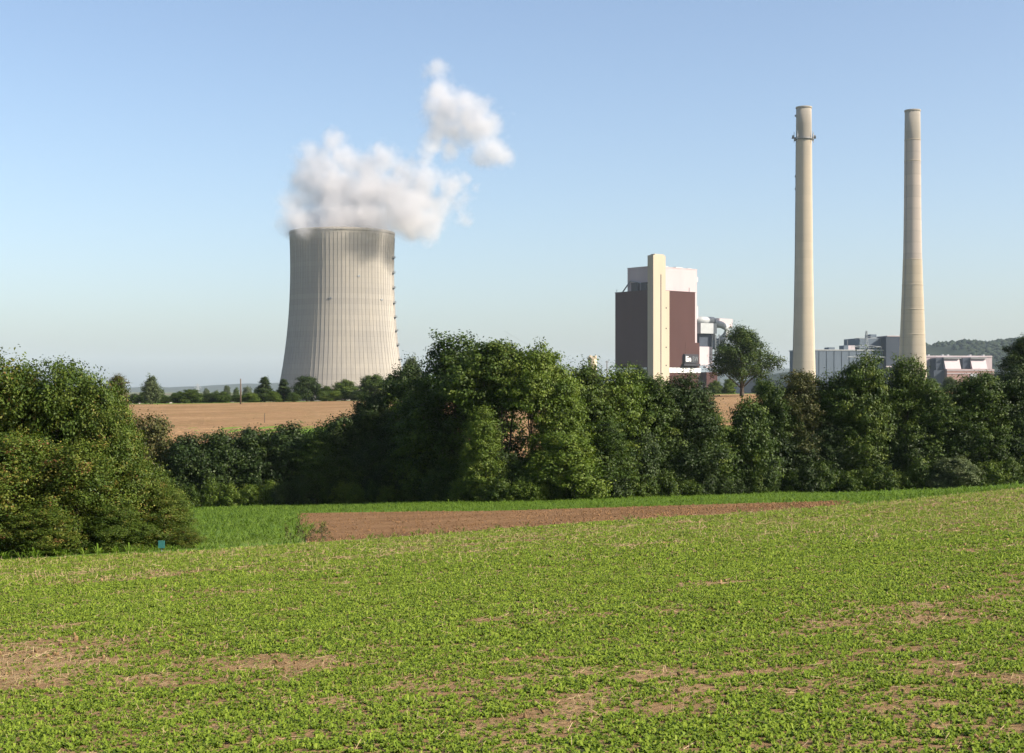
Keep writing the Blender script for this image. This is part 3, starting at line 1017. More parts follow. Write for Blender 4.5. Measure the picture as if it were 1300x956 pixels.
def crown_mesh(name, lobes, n_clump, per, leaf, rng, clump=0.45, flat=0.75, inner=0.5, aspect=0.62, up=0.35, out=0.5, zmin=0.05, spray=1.0, tint=0.5):
    """a crown of single folded leaves, grouped in clumps spread through the lobes"""
    L = np.array(lobes, float)
    w = (L[:, 3] * L[:, 4] * L[:, 5]) ** 0.72; w /= w.sum()
    li = rng.choice(len(L), n_clump, p=w)
    dirv = unit(rng.normal(size=(n_clump, 3)) + np.array([0, 0, 0.15]))
    ph = rng.uniform(0, 6.28, (len(L), 4))
    bumpy = 1 + 0.13 * np.sin(5 * dirv[:, 0] + ph[li, 0]) + 0.13 * np.sin(5 * dirv[:, 1] + ph[li, 1]) + 0.12 * np.sin(6 * dirv[:, 2] + ph[li, 2])
    rad = (1 - inner * rng.random(n_clump) ** 1.6) * bumpy
    C = L[li, :3] + dirv * L[li, 3:6] * rad[:, None]
    ct = np.clip(tint + rng.normal(0, 0.16, n_clump), 0, 1)
    cs = clump * rng.uniform(0.6, 1.35, n_clump)
    N = n_clump * per
    ci = np.repeat(np.arange(n_clump), per)
    ball = unit(rng.normal(size=(N, 3)))
    off = ball * (rng.random(N) ** 0.45 * cs[ci])[:, None] * np.array([1, 1, flat])
    off += dirv[ci] * (rng.random(N) ** 3 * cs[ci] * 0.8 * spray)[:, None]
    P = C[ci] + off
    keep = P[:, 2] > zmin
    P = P[keep]; ci = ci[keep]; ball = ball[keep]; N = len(P)
    nrm = unit(0.7 * unit(rng.normal(size=(N, 3))) + 0.7 * ball + out * dirv[ci] + up * np.array([0, 0, 1]))
    ax = unit(np.cross(nrm, rng.normal(size=(N, 3))))
    ax[:, 2] -= 0.15
    ax = unit(ax)
    sd = unit(np.cross(nrm, ax))
    ln = leaf * rng.uniform(0.6, 1.3, N)[:, None]
    hw = ln * aspect * 0.5
    v = np.stack([P - ax * ln * .5, P + sd * hw + nrm * hw * .35 - ax * ln * .05, P + ax * ln * .5 - nrm * ln * .06, P - sd * hw + nrm * hw * .35 - ax * ln * .05], 1)
    me = mesh_np(name, v.reshape(-1, 3), np.arange(N * 4).reshape(-1, 4))
    face_attr(me, 'tint', np.clip(ct[ci] + rng.normal(0, 0.10, N), 0, 1))
    return me


def envelope_lobes(rng, n, R, z0, z1, lr, top_pow=0.6, flat=0.85):
    """lobes scattered in an egg-shaped envelope between heights z0 and z1"""
    out = []
    for k in range(n):
        t = (k + rng.random()) / n
        z = z0 + (z1 - z0) * t
        prof_ = math.sin(math.pi * min(1, 0.12 + 0.86 * t) ** top_pow) if top_pow else (1 - t)
        rr = max(0.05, prof_) * R
        a = k * 2.399 + rng.uniform(-.5, .5)
        q = rr * rng.uniform(0.35, 0.8)
        s_ = lr * rng.uniform(0.75, 1.25)
        if not top_pow: s_ *= 0.35 + 0.75 * (1 - t); q = rr * rng.uniform(.3, .75)
        out.append((q * math.cos(a), q * math.sin(a), z, s_, s_, s_ * flat))
    return out


def trunk_mesh(name, H, r0, lobes, rng, stems=1, spread=0.5, limb_r=0.35):
    mb = MB()
    for s_ in range(stems):
        a = 2 * math.pi * s_ / stems + rng.uniform(0, 1)
        sx, sy = (spread * math.cos(a), spread * math.sin(a)) if stems > 1 else (0, 0)
        pts = []; rad = []
        for k in range(7):
            t = k / 6
            pts.append((sx * (0.4 + t * 1.3) + rng.normal(0, .05) * H * .12 * t, sy * (0.4 + t * 1.3) + rng.normal(0, .05) * H * .12 * t, -0.3 + t * (H + .3)))
            rad.append(r0 * (1.25 if k == 0 else 1 - .78 * t) / (stems ** .4))
        mb.tube(pts, rad, 7)
        for j, l in enumerate(lobes):
            if j % stems != s_: continue
            i = min(5, max(1, int((l[2] / H) * 6 * .62)))
            b = Vector(pts[i]); e = Vector(l[:3])
            m_ = b.lerp(e, .5) + Vector((rng.normal(0, .15), rng.normal(0, .15), rng.normal(.15, .15)))
            q = rad[i] * limb_r * 1.4
            mb.tube([b, m_, e], [q, q * .6, q * .25], 5)
            for _ in range(3):
                e2 = e + Vector(rng.normal(0, 1, 3)) * l[3] * .55
                mb.tube([m_.lerp(e, .6), e2], [q * .35, q * .1], 4)
    me = bpy.data.meshes.new(name)
    me.from_pydata(mb.v, [], mb.f)
    me.materials.append(M['bark'])
    return me


PROTO = {}


def proto(key, H, W, crown, trunk, mat):
    crown.materials.append(M[mat])
    PROTO[key] = (H, W, crown, trunk, mat)


def build_protos():
    for k in range(3):
        rng = np.random.default_rng(100 + k)
        lo = envelope_lobes(rng, 19, 4.6, 3.0, 11.2, 1.75, 0.72)
        proto(f'round{k}', 12.4, 10.0, crown_mesh('crown', lo, 760, 62, 0.22, rng, 0.68, 0.65, 0.55), trunk_mesh('trunk', 9.5, 0.22, lo, rng), 'leaf_green')
    for k in range(2):   # lifted crown on several bare stems
        rng = np.random.default_rng(130 + k)
        lo = envelope_lobes(rng, 14, 4.0, 7.6, 11.4, 1.55, 0.8)
        proto(f'stems{k}', 12.6, 9.0, crown_mesh('crown', lo, 560, 60, 0.22, rng, 0.66, 0.65, 0.5, zmin=5.6), trunk_mesh('trunk', 10.5, 0.20, lo, rng, 4, 1.0), 'leaf_green')
    for k in range(3):   # lighter, feathery crown down to the ground
        rng = np.random.default_rng(160 + k)
        lo = envelope_lobes(rng, 18, 2.9, 1.4, 9.0, 1.15, 0.62)
        proto(f'feather{k}', 9.9, 6.6, crown_mesh('crown', lo, 560, 52, 0.20, rng, 0.60, 0.42, 0.6, spray=1.9, up=0.6), trunk_mesh('trunk', 8.0, 0.13, lo, rng), 'leaf_bright')
    for k in range(3):   # dense shrub
        rng = np.random.default_rng(190 + k)
        lo = envelope_lobes(rng, 13, 2.2, 0.8, 4.2, 1.1, 0.7)
        proto(f'shrub{k}', 5.2, 5.4, crown_mesh('crown', lo, 460, 56, 0.17, rng, 0.48, 0.75, 0.5), trunk_mesh('trunk', 3.4, 0.09, lo, rng, 4, .25), 'leaf_dark')
    for k in range(3):   # low undergrowth
        rng = np.random.default_rng(220 + k)
        lo = envelope_lobes(rng, 8, 1.1, 0.3, 1.5, 0.5, 0.7)
        proto(f'low{k}', 2.1, 2.6, crown_mesh('crown', lo, 130, 40, 0.13, rng, 0.30, 0.8, 0.5, spray=1.6), trunk_mesh('trunk', 1.2, 0.04, lo, rng, 3, .15), 'leaf_green')
    rng = np.random.default_rng(250)
    lo = envelope_lobes(rng, 20, 3.2, 1.0, 9.4, 1.0, 0, 0.6)
    proto('conifer', 10.0, 6.2, crown_mesh('crown', lo, 1000, 24, 0.42, rng, 0.6, 0.5, 0.6, aspect=.4), trunk_mesh('trunk', 9.2, 0.2, lo, rng), 'leaf_dark')
    rng = np.random.default_rng(260)
    lo = envelope_lobes(rng, 26, 6.4, 4.2, 12.8, 1.5, 0.8)
    proto('lone', 14.4, 11.8, crown_mesh('crown', lo, 760, 46, 0.28, rng, 0.80, 0.9, 0.6, spray=1.6), trunk_mesh('trunk', 11.5, 0.36, lo, rng), 'leaf_green')
    rng = np.random.default_rng(270)
    lo = envelope_lobes(rng, 16, 2.3, 1.4, 5.2, 0.9, 0.7, 1.3)
    proto('willow', 6.2, 5.6, crown_mesh('crown', lo, 560, 22, 0.34, rng, 0.45, 1.5, 0.6, aspect=.4, spray=1.4), trunk_mesh('trunk', 4.5, 0.15, lo, rng, 2), 'leaf_grey')
    for k in range(4):   # foreground bush, 40 m away
        rng = np.random.default_rng(300 + k)
        lo = envelope_lobes(rng, 20, 1.75, 0.55, 4.9, 0.85, 0.75)
        proto(f'near{k}', 5.7, 4.4, crown_mesh('crown', lo, 950, 60, 0.10, rng, 0.36, 0.8, 0.45, aspect=.58, spray=1.3, tint=0.5), trunk_mesh('trunk', 4.2, 0.08, lo, rng, 5, .3), 'leaf_autumn')


build_protos()
rng = np.random.default_rng(400)
for k in range(3):
    lo = [(rng.normal(0, .1), rng.normal(0, .1), z, .05, .05, .09) for z in np.linspace(.12, .66, 7)]
    proto(f'stalk{k}', .72, .4, crown_mesh('crown', lo, 26, 7, .06, rng, .05, 1.2, .5, aspect=.35, spray=1.5), trunk_mesh('trunk', .62, .008, lo, rng, 3, .06), 'leaf_brown')
plant_rng = random.Random(5)


def plant(name, key, x, y, H, W, label, cat, group=None, mat=None, sink=0.0, rz=None):
    pH, pW, crown, trunk, pm = PROTO[key]
    t = empty(name, (x, y, Zf(x, y) - sink), plant_rng.uniform(0, 6.28) if rz is None else rz)
    tag(t, label, cat, group)
    t.scale = (W / pW, W / pW, H / pH)
    c = link('crown', crown, None, t)
    if mat and mat != pm:
        c.material_slots[0].link = 'OBJECT'; c.material_slots[0].material = M[mat]
    link('trunk', trunk, None, t)
    return t


def plant_px(name, key, px, top, wpx, d, label, cat, group=None, mat=None, sink=0.0, rz=None):
    p = at(px, top, d)
    H = p.z - Zf(p.x, d) + sink
    return plant(name, key, p.x, d, H, wpx * d / FPX, label, cat, group, mat, sink, rz)


FOOT = [(100, 640), (420, 640), (650, 639), (800, 634), (1000, 627), (1190, 620), (1300, 612), (1500, 600)]


def foot_d(px):
    py = np.interp(px, [f[0] for f in FOOT], [f[1] for f in FOOT])
    return float(np.clip(hit(px, py)[1], 95, 112))


HG = 'trees of the long hedge'
hedge = [
    # px, top, width, behind foot, proto, name, label, material
    (190, 527, 84, 3.0, 'shrub0', 'shrub', 'brownish dark shrub at the left end of the hedge beside the foreground bush', 'leaf_brown'),
    (238, 552, 84, 2.0, 'shrub1', 'shrub', 'dark shrub below the widest part of the upper brown field', None),
    (282, 548, 88, 2.6, 'shrub2', 'shrub', 'dark rounded shrub in the low left hedge under the wooden pole', None),
    (326, 543, 86, 3.2, 'shrub0', 'shrub', 'dark shrub in the low left hedge under the conifers', None),
    (368, 538, 96, 3.4, 'shrub1', 'shrub', 'broad dark shrub in the low left hedge below the cooling tower', None),
    (402, 545, 62, 1.2, 'feather1', 'slender_tree', 'pale green slender shrub at the right end of the low hedge', 'leaf_green'),
    (430, 528, 80, 5.0, 'shrub2', 'shrub', 'dark shrub between the low hedge and the tall trees', None),
    (472, 503, 86, 5.5, 'round0', 'broadleaf_tree', 'dark twiggy tree below the right flank of the cooling tower', 'leaf_dark'),
    (518, 468, 96, 5.0, 'round1', 'broadleaf_tree', 'dark leafy tree at the left shoulder of the tall tree group', 'leaf_dark'),
    (534, 490, 74, 0.6, 'feather0', 'slender_tree', 'bright feathery young tree in front of the dark tall group', None),
    (578, 433, 150, 4.6, 'round2', 'broadleaf_tree', 'largest dark domed tree in the middle of the hedge', None),
    (612, 520, 58, 0.4, 'feather2', 'slender_tree', 'bright slender young tree left of the bare stems', None),
    (634, 427, 130, 5.6, 'stems0', 'broadleaf_tree', 'tall tree with a high domed crown on bare stems', None),
    (684, 440, 104, 4.4, 'stems1', 'broadleaf_tree', 'tall lighter tree on bare stems with brown field behind', 'leaf_bright'),
    (712, 474, 76, 2.6, 'feather1', 'slender_tree', 'bright green tree just right of the bare stems', None),
    (745, 462, 84, 4.4, 'feather0', 'slender_tree', 'feathery green tree in front of the stone turret', 'leaf_green'),
    (716, 548, 96, 0.2, 'shrub0', 'shrub', 'sunlit bright shrub below the bare stems', 'leaf_bright'),
    (786, 470, 84, 4.0, 'feather2', 'slender_tree', 'green tree under the left edge of the boiler house', None),
    (772, 530, 70, 1.0, 'feather1', 'slender_tree', 'dull green young tree in front of the hedge below the boiler house', 'leaf_green'),
    (826, 480, 92, 4.2, 'round0', 'broadleaf_tree', 'mid green tree below the cream stair tower', None),
    (868, 482, 96, 3.0, 'round1', 'broadleaf_tree', 'dark green tree below the company sign', 'leaf_dark'),
    (900, 520, 66, 2.0, 'feather0', 'slender_tree', 'low dark tree left of the gap in the hedge', 'leaf_green'),
    (978, 488, 70, 4.0, 'round2', 'broadleaf_tree', 'mid green tree right of the gap, below the lone tree', None),
    (950, 506, 66, 1.2, 'shrub1', 'shrub', 'green shrub filling the hedge right of the gap', 'leaf_green'),
    (1018, 474, 82, 4.6, 'round0', 'broadleaf_tree', 'brownish tree below the left chimney', 'leaf_brown'),
    (1060, 478, 74, 4.2, 'feather2', 'slender_tree', 'thin brownish green tree between the two chimneys', 'leaf_green'),
    (1098, 456, 82, 3.6, 'round1', 'broadleaf_tree', 'green tree reaching up in front of the turbine hall', None),
    (1152, 460, 84, 4.0, 'round2', 'broadleaf_tree', 'green tree hiding the foot of the right chimney', None),
    (1194, 492, 74, 3.4, 'feather1', 'slender_tree', 'green tree below the bunker building', 'leaf_green'),
    (1242, 476, 92, 3.4, 'round0', 'broadleaf_tree', 'broad green tree right of the bunker building, low in the hedge', None),
    (1296, 470, 84, 4.0, 'round1', 'broadleaf_tree', 'dark tree cut by the right edge of the photo in the hedge', 'leaf_dark'),
    (1350, 465, 90, 4.0, 'round2', 'broadleaf_tree', 'tree of the hedge just outside the right edge', 'leaf_dark'),
    (1212, 580, 62, -0.6, 'shrub2', 'shrub', 'grey green bush standing out at the right end of the verge', 'leaf_grey'),
    (1258, 592, 70, 0.4, 'shrub0', 'shrub', 'low bush right of the grey green bush at the field edge', 'leaf_green'),
]
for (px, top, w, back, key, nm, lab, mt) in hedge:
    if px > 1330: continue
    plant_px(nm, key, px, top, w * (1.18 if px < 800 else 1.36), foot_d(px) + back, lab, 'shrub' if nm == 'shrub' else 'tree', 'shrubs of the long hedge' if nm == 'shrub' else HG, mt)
ORD = 'first second third fourth fifth sixth seventh eighth ninth tenth eleventh twelfth thirteenth fourteenth'.split()
ANCHOR = [(0, 'right of the foreground clump'), (424, 'right of the pale slender shrub'), (662, 'right of the bare stems'), (915, 'right of the gap in the hedge'), (1100, 'right of the pylon')]
_count = {}


def counted(what, px):
    a = [s_ for x_, s_ in ANCHOR if x_ <= px][-1]
    _count[(what, a)] = _count.get((what, a), 0) + 1
    return f'{ORD[_count[(what, a)] - 1]} {what} {a}'


for k, (px, top) in enumerate(((735, 500), (765, 492), (806, 500), (846, 503), (885, 512), (990, 500), (1040, 496), (1078, 492), (1125, 490), (1172, 496), (1218, 500), (1268, 494))):
    plant_px('hedge_tree', ('feather0', 'round0', 'feather2', 'round1')[k % 4], px, top, plant_rng.uniform(84, 104), foot_d(px) + 7 + plant_rng.uniform(-.5, .5),
             counted('dark tree at the back of the hedge', px), 'tree', HG, 'leaf_dark' if k % 3 else 'leaf_green')
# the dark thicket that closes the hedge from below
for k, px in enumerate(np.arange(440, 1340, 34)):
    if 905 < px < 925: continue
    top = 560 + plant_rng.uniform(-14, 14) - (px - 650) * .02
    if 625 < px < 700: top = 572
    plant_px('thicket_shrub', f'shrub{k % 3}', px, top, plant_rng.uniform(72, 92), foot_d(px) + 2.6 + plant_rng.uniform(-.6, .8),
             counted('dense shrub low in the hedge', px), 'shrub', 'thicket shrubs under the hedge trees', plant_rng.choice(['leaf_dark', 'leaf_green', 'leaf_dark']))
for k, px in enumerate(np.arange(178, 1330, 23)):
    px += plant_rng.uniform(-7, 7)
    foot = np.interp(px, [f[0] for f in FOOT], [f[1] for f in FOOT])
    plant_px('low_bush', f'low{k % 3}', px, foot - plant_rng.uniform(22, 44), plant_rng.uniform(30, 48), foot_d(px) + plant_rng.uniform(-.7, .5),
             counted('low bush at the hedge foot', px), 'bush', 'undergrowth along the hedge foot', plant_rng.choice(['leaf_green', 'leaf_dark', 'leaf_bright', 'leaf_green']))

# plants along the far edge of the upper field
ug = 'plants along the upper field'
for (px, top, w, d, key, nm, lab, cat, mt) in [
    (150, 476, 40, 240, 'feather0', 'slender_tree', 'thin brownish tree sticking out behind the foreground bush', 'tree', 'leaf_brown'),
    (192, 479, 32, 318, 'willow', 'willow', 'grey green upright tree standing alone on the left skyline', 'tree', None),
    (228, 497, 30, 330, 'shrub1', 'shrub', 'low bush right of the grey green tree', 'shrub', 'leaf_green'),
    (243, 494, 36, 326, 'shrub0', 'shrub', 'broad bush below the tiny far pylon', 'shrub', 'leaf_green'),
    (268, 499, 36, 330, 'shrub2', 'shrub', 'low dark bush left of the white shed with dark openings', 'shrub', 'leaf_dark'),
    (283, 497, 26, 327, 'shrub1', 'shrub', 'small bush touching the white shed with dark openings', 'shrub', 'leaf_green'),
    (318, 499, 30, 324, 'shrub2', 'shrub', 'yellow green bush right of the wooden pole', 'shrub', 'leaf_bright'),
    (336, 477, 34, 330, 'conifer', 'conifer', 'dark conifer left of the cooling tower', 'tree', None),
    (360, 480, 30, 332, 'conifer', 'conifer', 'dark conifer at the left foot of the cooling tower', 'tree', None),
    (347, 497, 24, 320, 'shrub0', 'shrub', 'rounded light green bush between the two conifers', 'shrub', 'leaf_bright'),
    (372, 498, 22, 320, 'shrub1', 'shrub', 'low green bush in front of the round tree at the tower foot', 'shrub', 'leaf_green'),
    (390, 477, 46, 328, 'shrub0', 'broadleaf_tree', 'dark round tree in front of the cooling tower foot', 'tree', 'leaf_dark'),
    (438, 482, 46, 328, 'shrub1', 'broadleaf_tree', 'green round tree in front of the middle of the cooling tower foot', 'tree', 'leaf_green'),
    (474, 476, 56, 320, 'shrub2', 'broadleaf_tree', 'green tree in front of the right half of the cooling tower foot', 'tree', 'leaf_green'),
    (506, 478, 50, 325, 'shrub0', 'broadleaf_tree', 'dark tree at the right foot of the cooling tower', 'tree', 'leaf_dark'),
    (522, 456, 40, 300, 'willow', 'bare_tree', 'pale grey half bare tree between cooling tower and tall hedge trees', 'tree', 'leaf_grey'),
    (410, 497, 24, 322, 'shrub2', 'shrub', 'small bush at the middle of the tower foot', 'shrub', 'leaf_green'),
    (455, 497, 30, 318, 'shrub0', 'shrub', 'low bush below the two green trees at the tower foot', 'shrub', 'leaf_dark'),
    (414, 490, 30, 326, 'shrub1', 'shrub', 'green bush left of the middle of the cooling tower foot', 'shrub', 'leaf_green'),
    (426, 496, 24, 322, 'shrub0', 'shrub', 'light green low bush at the middle of the cooling tower foot', 'shrub', 'leaf_bright'),
    (812, 466, 34, 420, 'round1', 'broadleaf_tree', 'dark tree standing before the shaded face of the boiler house', 'tree', 'leaf_dark'),
    (908, 483, 26, 420, 'shrub1', 'shrub', 'round bush left of the lone tree trunk', 'shrub', 'leaf_green'),
    (926, 481, 24, 420, 'shrub2', 'shrub', 'round bush behind the lone tree trunk', 'shrub', 'leaf_bright'),
    (968, 484, 34, 420, 'shrub0', 'shrub', 'bush right of the lone tree trunk', 'shrub', 'leaf_green'),
    (1206, 478, 26, 420, 'shrub1', 'shrub', 'small grey bush against the red brick bunker base', 'shrub', 'leaf_grey'),
    (1180, 480, 34, 420, 'shrub0', 'shrub', 'bush below the bunker building left of the brick base', 'shrub', 'leaf_green'),
    (1232, 484, 40, 300, 'shrub2', 'shrub', 'green bush on the upper field below the loading door', 'shrub', 'leaf_bright'),
]:
    plant_px(nm, key, px, top, w, d, lab, cat, ug, mt)
for k, px in enumerate(np.arange(158, 330, 13)):
    plant_px('field_bush', f'shrub{k % 3}', px, plant_rng.uniform(497, 504), plant_rng.uniform(16, 26), 336 + plant_rng.uniform(-3, 3), ORD[k] + ' from the left of the low bushes lining the upper field edge', 'bush', 'bushes lining the upper field edge', plant_rng.choice(['leaf_green', 'leaf_dark', 'leaf_grey']))
for k, px in enumerate((205, 262, 274, 288, 300, 314, 326)):
    plant_px('far_tree', ('round0', 'round1', 'shrub2')[k % 3], px, (495, 494, 496, 490, 493, 491, 493)[k], plant_rng.uniform(13, 20), 720 + 12 * k, ORD[k] + ' from the left of the small hazy trees beyond the upper field', 'tree', 'hazy far trees beyond the upper field', 'leaf_grey' if k % 2 else 'leaf_green')
plant_px('lone_tree', 'lone', 942, 414, 90, 288, 'large open crowned lone tree with visible trunk right of the boiler house', 'tree', None, None)
plant_px('dark_tree', 'round2', 1304, 428, 96, 150, 'tall nearly black tree at the right edge of the photo', 'tree', None, 'leaf_dark')

# foreground bush on the left: several grown together
near_bushes = [
    (-35, 440, 190, 43.8, 'near0', 'tall bush cut by the left edge of the photo'),
    (22, 446, 170, 43.4, 'near1', 'tallest bush of the left foreground clump'),
    (82, 459, 150, 43.0, 'near2', 'tall yellow green bush in the middle of the foreground clump'),
    (128, 476, 122, 42.6, 'near3', 'sunlit bush at the right shoulder of the foreground clump'),
    (150, 520, 116, 41.8, 'near0', 'sunlit yellowish bush below the shoulder of the foreground clump'),
    (178, 580, 112, 41.4, 'near1', 'green bush on the right slope of the foreground clump'),
    (212, 618, 82, 41.0, 'near2', 'small bush at the right end of the foreground clump'),
    (30, 545, 170, 40.8, 'near3', 'reddish tinged bush at the front left of the foreground clump'),
    (104, 560, 150, 40.6, 'near0', 'dull green bush at the front middle of the foreground clump'),
    (236, 668, 48, 40.0, 'near1', 'smallest low bush at the right foot of the foreground clump'),
    (150, 640, 90, 40.0, 'near2', 'low bush behind the teal panel at the foot of the clump'),
    (60, 640, 120, 39.6, 'near1', 'low spreading bush at the left foot of the clump'),
]
for (px, top, w, d, key, lab) in near_bushes:
    plant_px('bush', key, px, top, w, d, lab, 'bush', 'bushes of the left foreground clump', None, 0.05)

# small teal panel on a stake at the bush foot, dead stalks by the ploughed strip
p = at(205, 693, 38.2); gz = Zf(p.x, 38.2)
t = empty('marker_panel', (p.x, 38.2, gz)); tag(t, 'small teal plastic panel at the foot of the foreground bushes', 'marker')
MB().box(-.085, .085, -.012, .012, .12, .32).build('panel', M['teal'], t)
MB().tube([(0, .02, -.1), (0, .02, .31)], .012, 6).build('stake', M['steel'], t)
p = hit(396, 688)
for k in range(6):
    x = p[0] + plant_rng.uniform(-.7, .7); y = p[1] - .3 + k * .17
    plant('weed_plant', f'stalk{k % 3}', x, y, plant_rng.uniform(.4, .75), plant_rng.uniform(.35, .55), ORD[k] + ' dry weed from the front at the left corner of the ploughed strip', 'weed', 'tall weeds at the ploughed corner', 'leaf_brown')

# ------------------------------------------------------------------ ground cover (uncountable)
def template(leaves):
    """leaves: list of (azimuth, length, width, rise, droop) -> verts, quads, tints"""
    v = []; q = []; tn = []
    for (a, ln, w, rise, droop, tt_) in leaves:
        c, s = math.cos(a), math.sin(a)
        def P(r, side, z): return (r * c - side * s, r * s + side * c, z)
        n0 = len(v)
        zm = rise * ln; ze = zm - droop * ln
        v += [P(0, -w * .12, 0), P(0, w * .12, 0), P(ln * .55, w * .5, zm + w * .12), P(ln * .55, -w * .5, zm + w * .12), P(ln, w * .12, ze), P(ln, -w * .12, ze)]
        q += [(n0, n0 + 1, n0 + 2, n0 + 3), (n0 + 3, n0 + 2, n0 + 4, n0 + 5)]
        tn += [tt_, tt_]
    return v, q, tn


def scatter(name, pts, scl, rot, idx, temps, mat, label, cat):
    n = len(pts)
    V = [np.asarray(pts, float)]; Q = []; T = []; tid = [np.full(n, -1)]
    base = n
    for k, (v, q, tn) in enumerate(temps):
        V.append(np.array(v, float)); Q.append(np.array(q) + base); T += tn; tid.append(np.full(len(v), k)); base += len(v)
    V = np.concatenate(V); tid = np.concatenate(tid)
    me = mesh_np(name, V, np.concatenate(Q))
    face_attr(me, 'tint', T)
    m = len(V)
    a = me.attributes.new('tid', 'INT', 'POINT'); a.data.foreach_set('value', tid.astype(np.int32))
    a = me.attributes.new('ix', 'INT', 'POINT'); b = np.zeros(m, np.int32); b[:n] = idx; a.data.foreach_set('value', b)
    a = me.attributes.new('sc', 'FLOAT_VECTOR', 'POINT'); b = np.ones((m, 3), np.float32); b[:n] = np.asarray(scl).reshape(n, -1); a.data.foreach_set('vector', b.ravel())
    a = me.attributes.new('rt', 'FLOAT_VECTOR', 'POINT'); b = np.zeros((m, 3), np.float32); b[:n] = rot; a.data.foreach_set('vector', b.ravel())
    o = link(name, me, M[mat])
    g = bpy.data.node_groups.new(name + '_scatter', 'GeometryNodeTree')
    g.interface.new_socket('Geometry', in_out='INPUT', socket_type='NodeSocketGeometry')
    g.interface.new_socket('Geometry', in_out='OUTPUT', socket_type='NodeSocketGeometry')
    N = g.nodes; Lk = g.links
    gi_ = N.new('NodeGroupInput'); go = N.new('NodeGroupOutput')
    def named(nm, typ):
        q_ = N.new('GeometryNodeInputNamedAttribute'); q_.data_type = typ; q_.inputs['Name'].default_value = nm
        return q_.outputs['Attribute']
    t_ = named('tid', 'INT')
    def sel(val):
        c_ = N.new('FunctionNodeCompare'); c_.data_type = 'INT'; c_.operation = 'EQUAL'
        Lk.new(t_, c_.inputs[2]); c_.inputs[3].default_value = val
        s_ = N.new('GeometryNodeSeparateGeometry'); s_.domain = 'POINT'
        Lk.new(gi_.outputs[0], s_.inputs[0]); Lk.new(c_.outputs[0], s_.inputs[1])
        return s_.outputs[0]
    gti = N.new('GeometryNodeGeometryToInstance')
    for k in reversed(range(len(temps))):
        Lk.new(sel(k), gti.inputs[0])
    ip = N.new('GeometryNodeInstanceOnPoints')
    Lk.new(sel(-1), ip.inputs['Points']); Lk.new(gti.outputs[0], ip.inputs['Instance'])
    ip.inputs['Pick Instance'].default_value = True
    Lk.new(named('ix', 'INT'), ip.inputs['Instance Index'])
    e2r = N.new('FunctionNodeEulerToRotation'); Lk.new(named('rt', 'FLOAT_VECTOR'), e2r.inputs[0])
    Lk.new(e2r.outputs[0], ip.inputs['Rotation'])
    Lk.new(named('sc', 'FLOAT_VECTOR'), ip.inputs['Scale'])
    Lk.new(ip.outputs[0], go.inputs[0])
    md = o.modifiers.new('scatter', 'NODES'); md.node_group = g
    tag(o, label, cat, kind='stuff')
    return o


rng = np.random.default_rng(21)


def wedge(dens, d0, d1):
    """random plan points in the strip of field in front of us, even per square metre"""
    n = int(dens * (.38 * (d1 * d1 - d0 * d0) + 5.0 * (d1 - d0)) * 1.02)
    d_ = rng.uniform(d0, d1, n * 2)
    w_ = .38 * d_ + 2.5
    k_ = rng.random(n * 2) < w_ / (.38 * d1 + 2.5)
    d_ = d_[k_][:n]; w_ = w_[k_][:n]
    return (rng.random(len(d_)) * 2 - 1) * w_, d_


def bare(x, y):
    """how bare the field is, 0 green .. 1 soil: drill rows cross the view, with patches"""
    rx = x * .95 + y * .3; ry = -x * .3 + y * .95
    f = fbm(rx * .35 + 31, ry * .8 + 22, 4) * .55 + fbm(rx * 1.1 + 50, ry * 2.1 + 3, 3) * .45
    b_ = .50 * smooth(.51, .68, f)
    b_ = np.maximum(b_, .88 * np.exp(-((((x + 6.0) / 2.3) ** 2 + ((y - 14.0) / 2.8) ** 2) ** 1.5)))
    b_ = np.maximum(b_, .8 * np.exp(-(((x + 2.2) / 1.0) ** 2 + ((y - 13.2) / .7) ** 2)))
    b_ = b_ + .42 * smooth(.42, .62, fbm(rx * 2.6 + 80, ry * 4.5 + 60, 3)) + .24 * smooth(18, 42, y) + .16 * smooth(0, 16, x) * smooth(22, 45, y)
    return np.clip(b_, 0, 1)


tr_ = random.Random(9)
weeds = []
for k in range(4):
    lv = []
    n_l = 8 + 2 * (k % 2)
    for j in range(n_l):
        lv.append((j * 2.4 + tr_.uniform(-.3, .3), tr_.uniform(.055, .10), tr_.uniform(.030, .048), tr_.uniform(.25, 1.0), tr_.uniform(.05, .5), tr_.uniform(.25, .75)))
    weeds.append(template(lv))
PX = []; SC = []
for (d0, d1, dens, s0) in ((5.5, 14, 700, .37), (14, 24, 520, .45), (24, 40, 320, .58), (40, 66, 150, .82)):
    x, y = wedge(dens, d0, d1)
    b_ = bare(x, y)
    k_ = (rng.random(len(x)) > b_ * .93) & (y < field_edge(x) - .2)
    x = x[k_]; y = y[k_]; b_ = b_[k_]
    PX.append(np.stack([x, y, Z(x, y) + .025], 1))
    SC.append(s0 * rng.uniform(.55, 1.3, len(x)) * (1 - .45 * b_))
PX = np.concatenate(PX); SC = np.concatenate(SC)
ROT = np.stack([rng.normal(0, .15, len(PX)), rng.normal(0, .15, len(PX)), rng.uniform(0, 6.28, len(PX))], 1)
scatter('field_weeds', PX, np.repeat(SC[:, None], 3, 1), ROT, rng.integers(0, 4, len(PX)), weeds, 'weed', 'fresh green seedlings covering the near field', 'weeds')

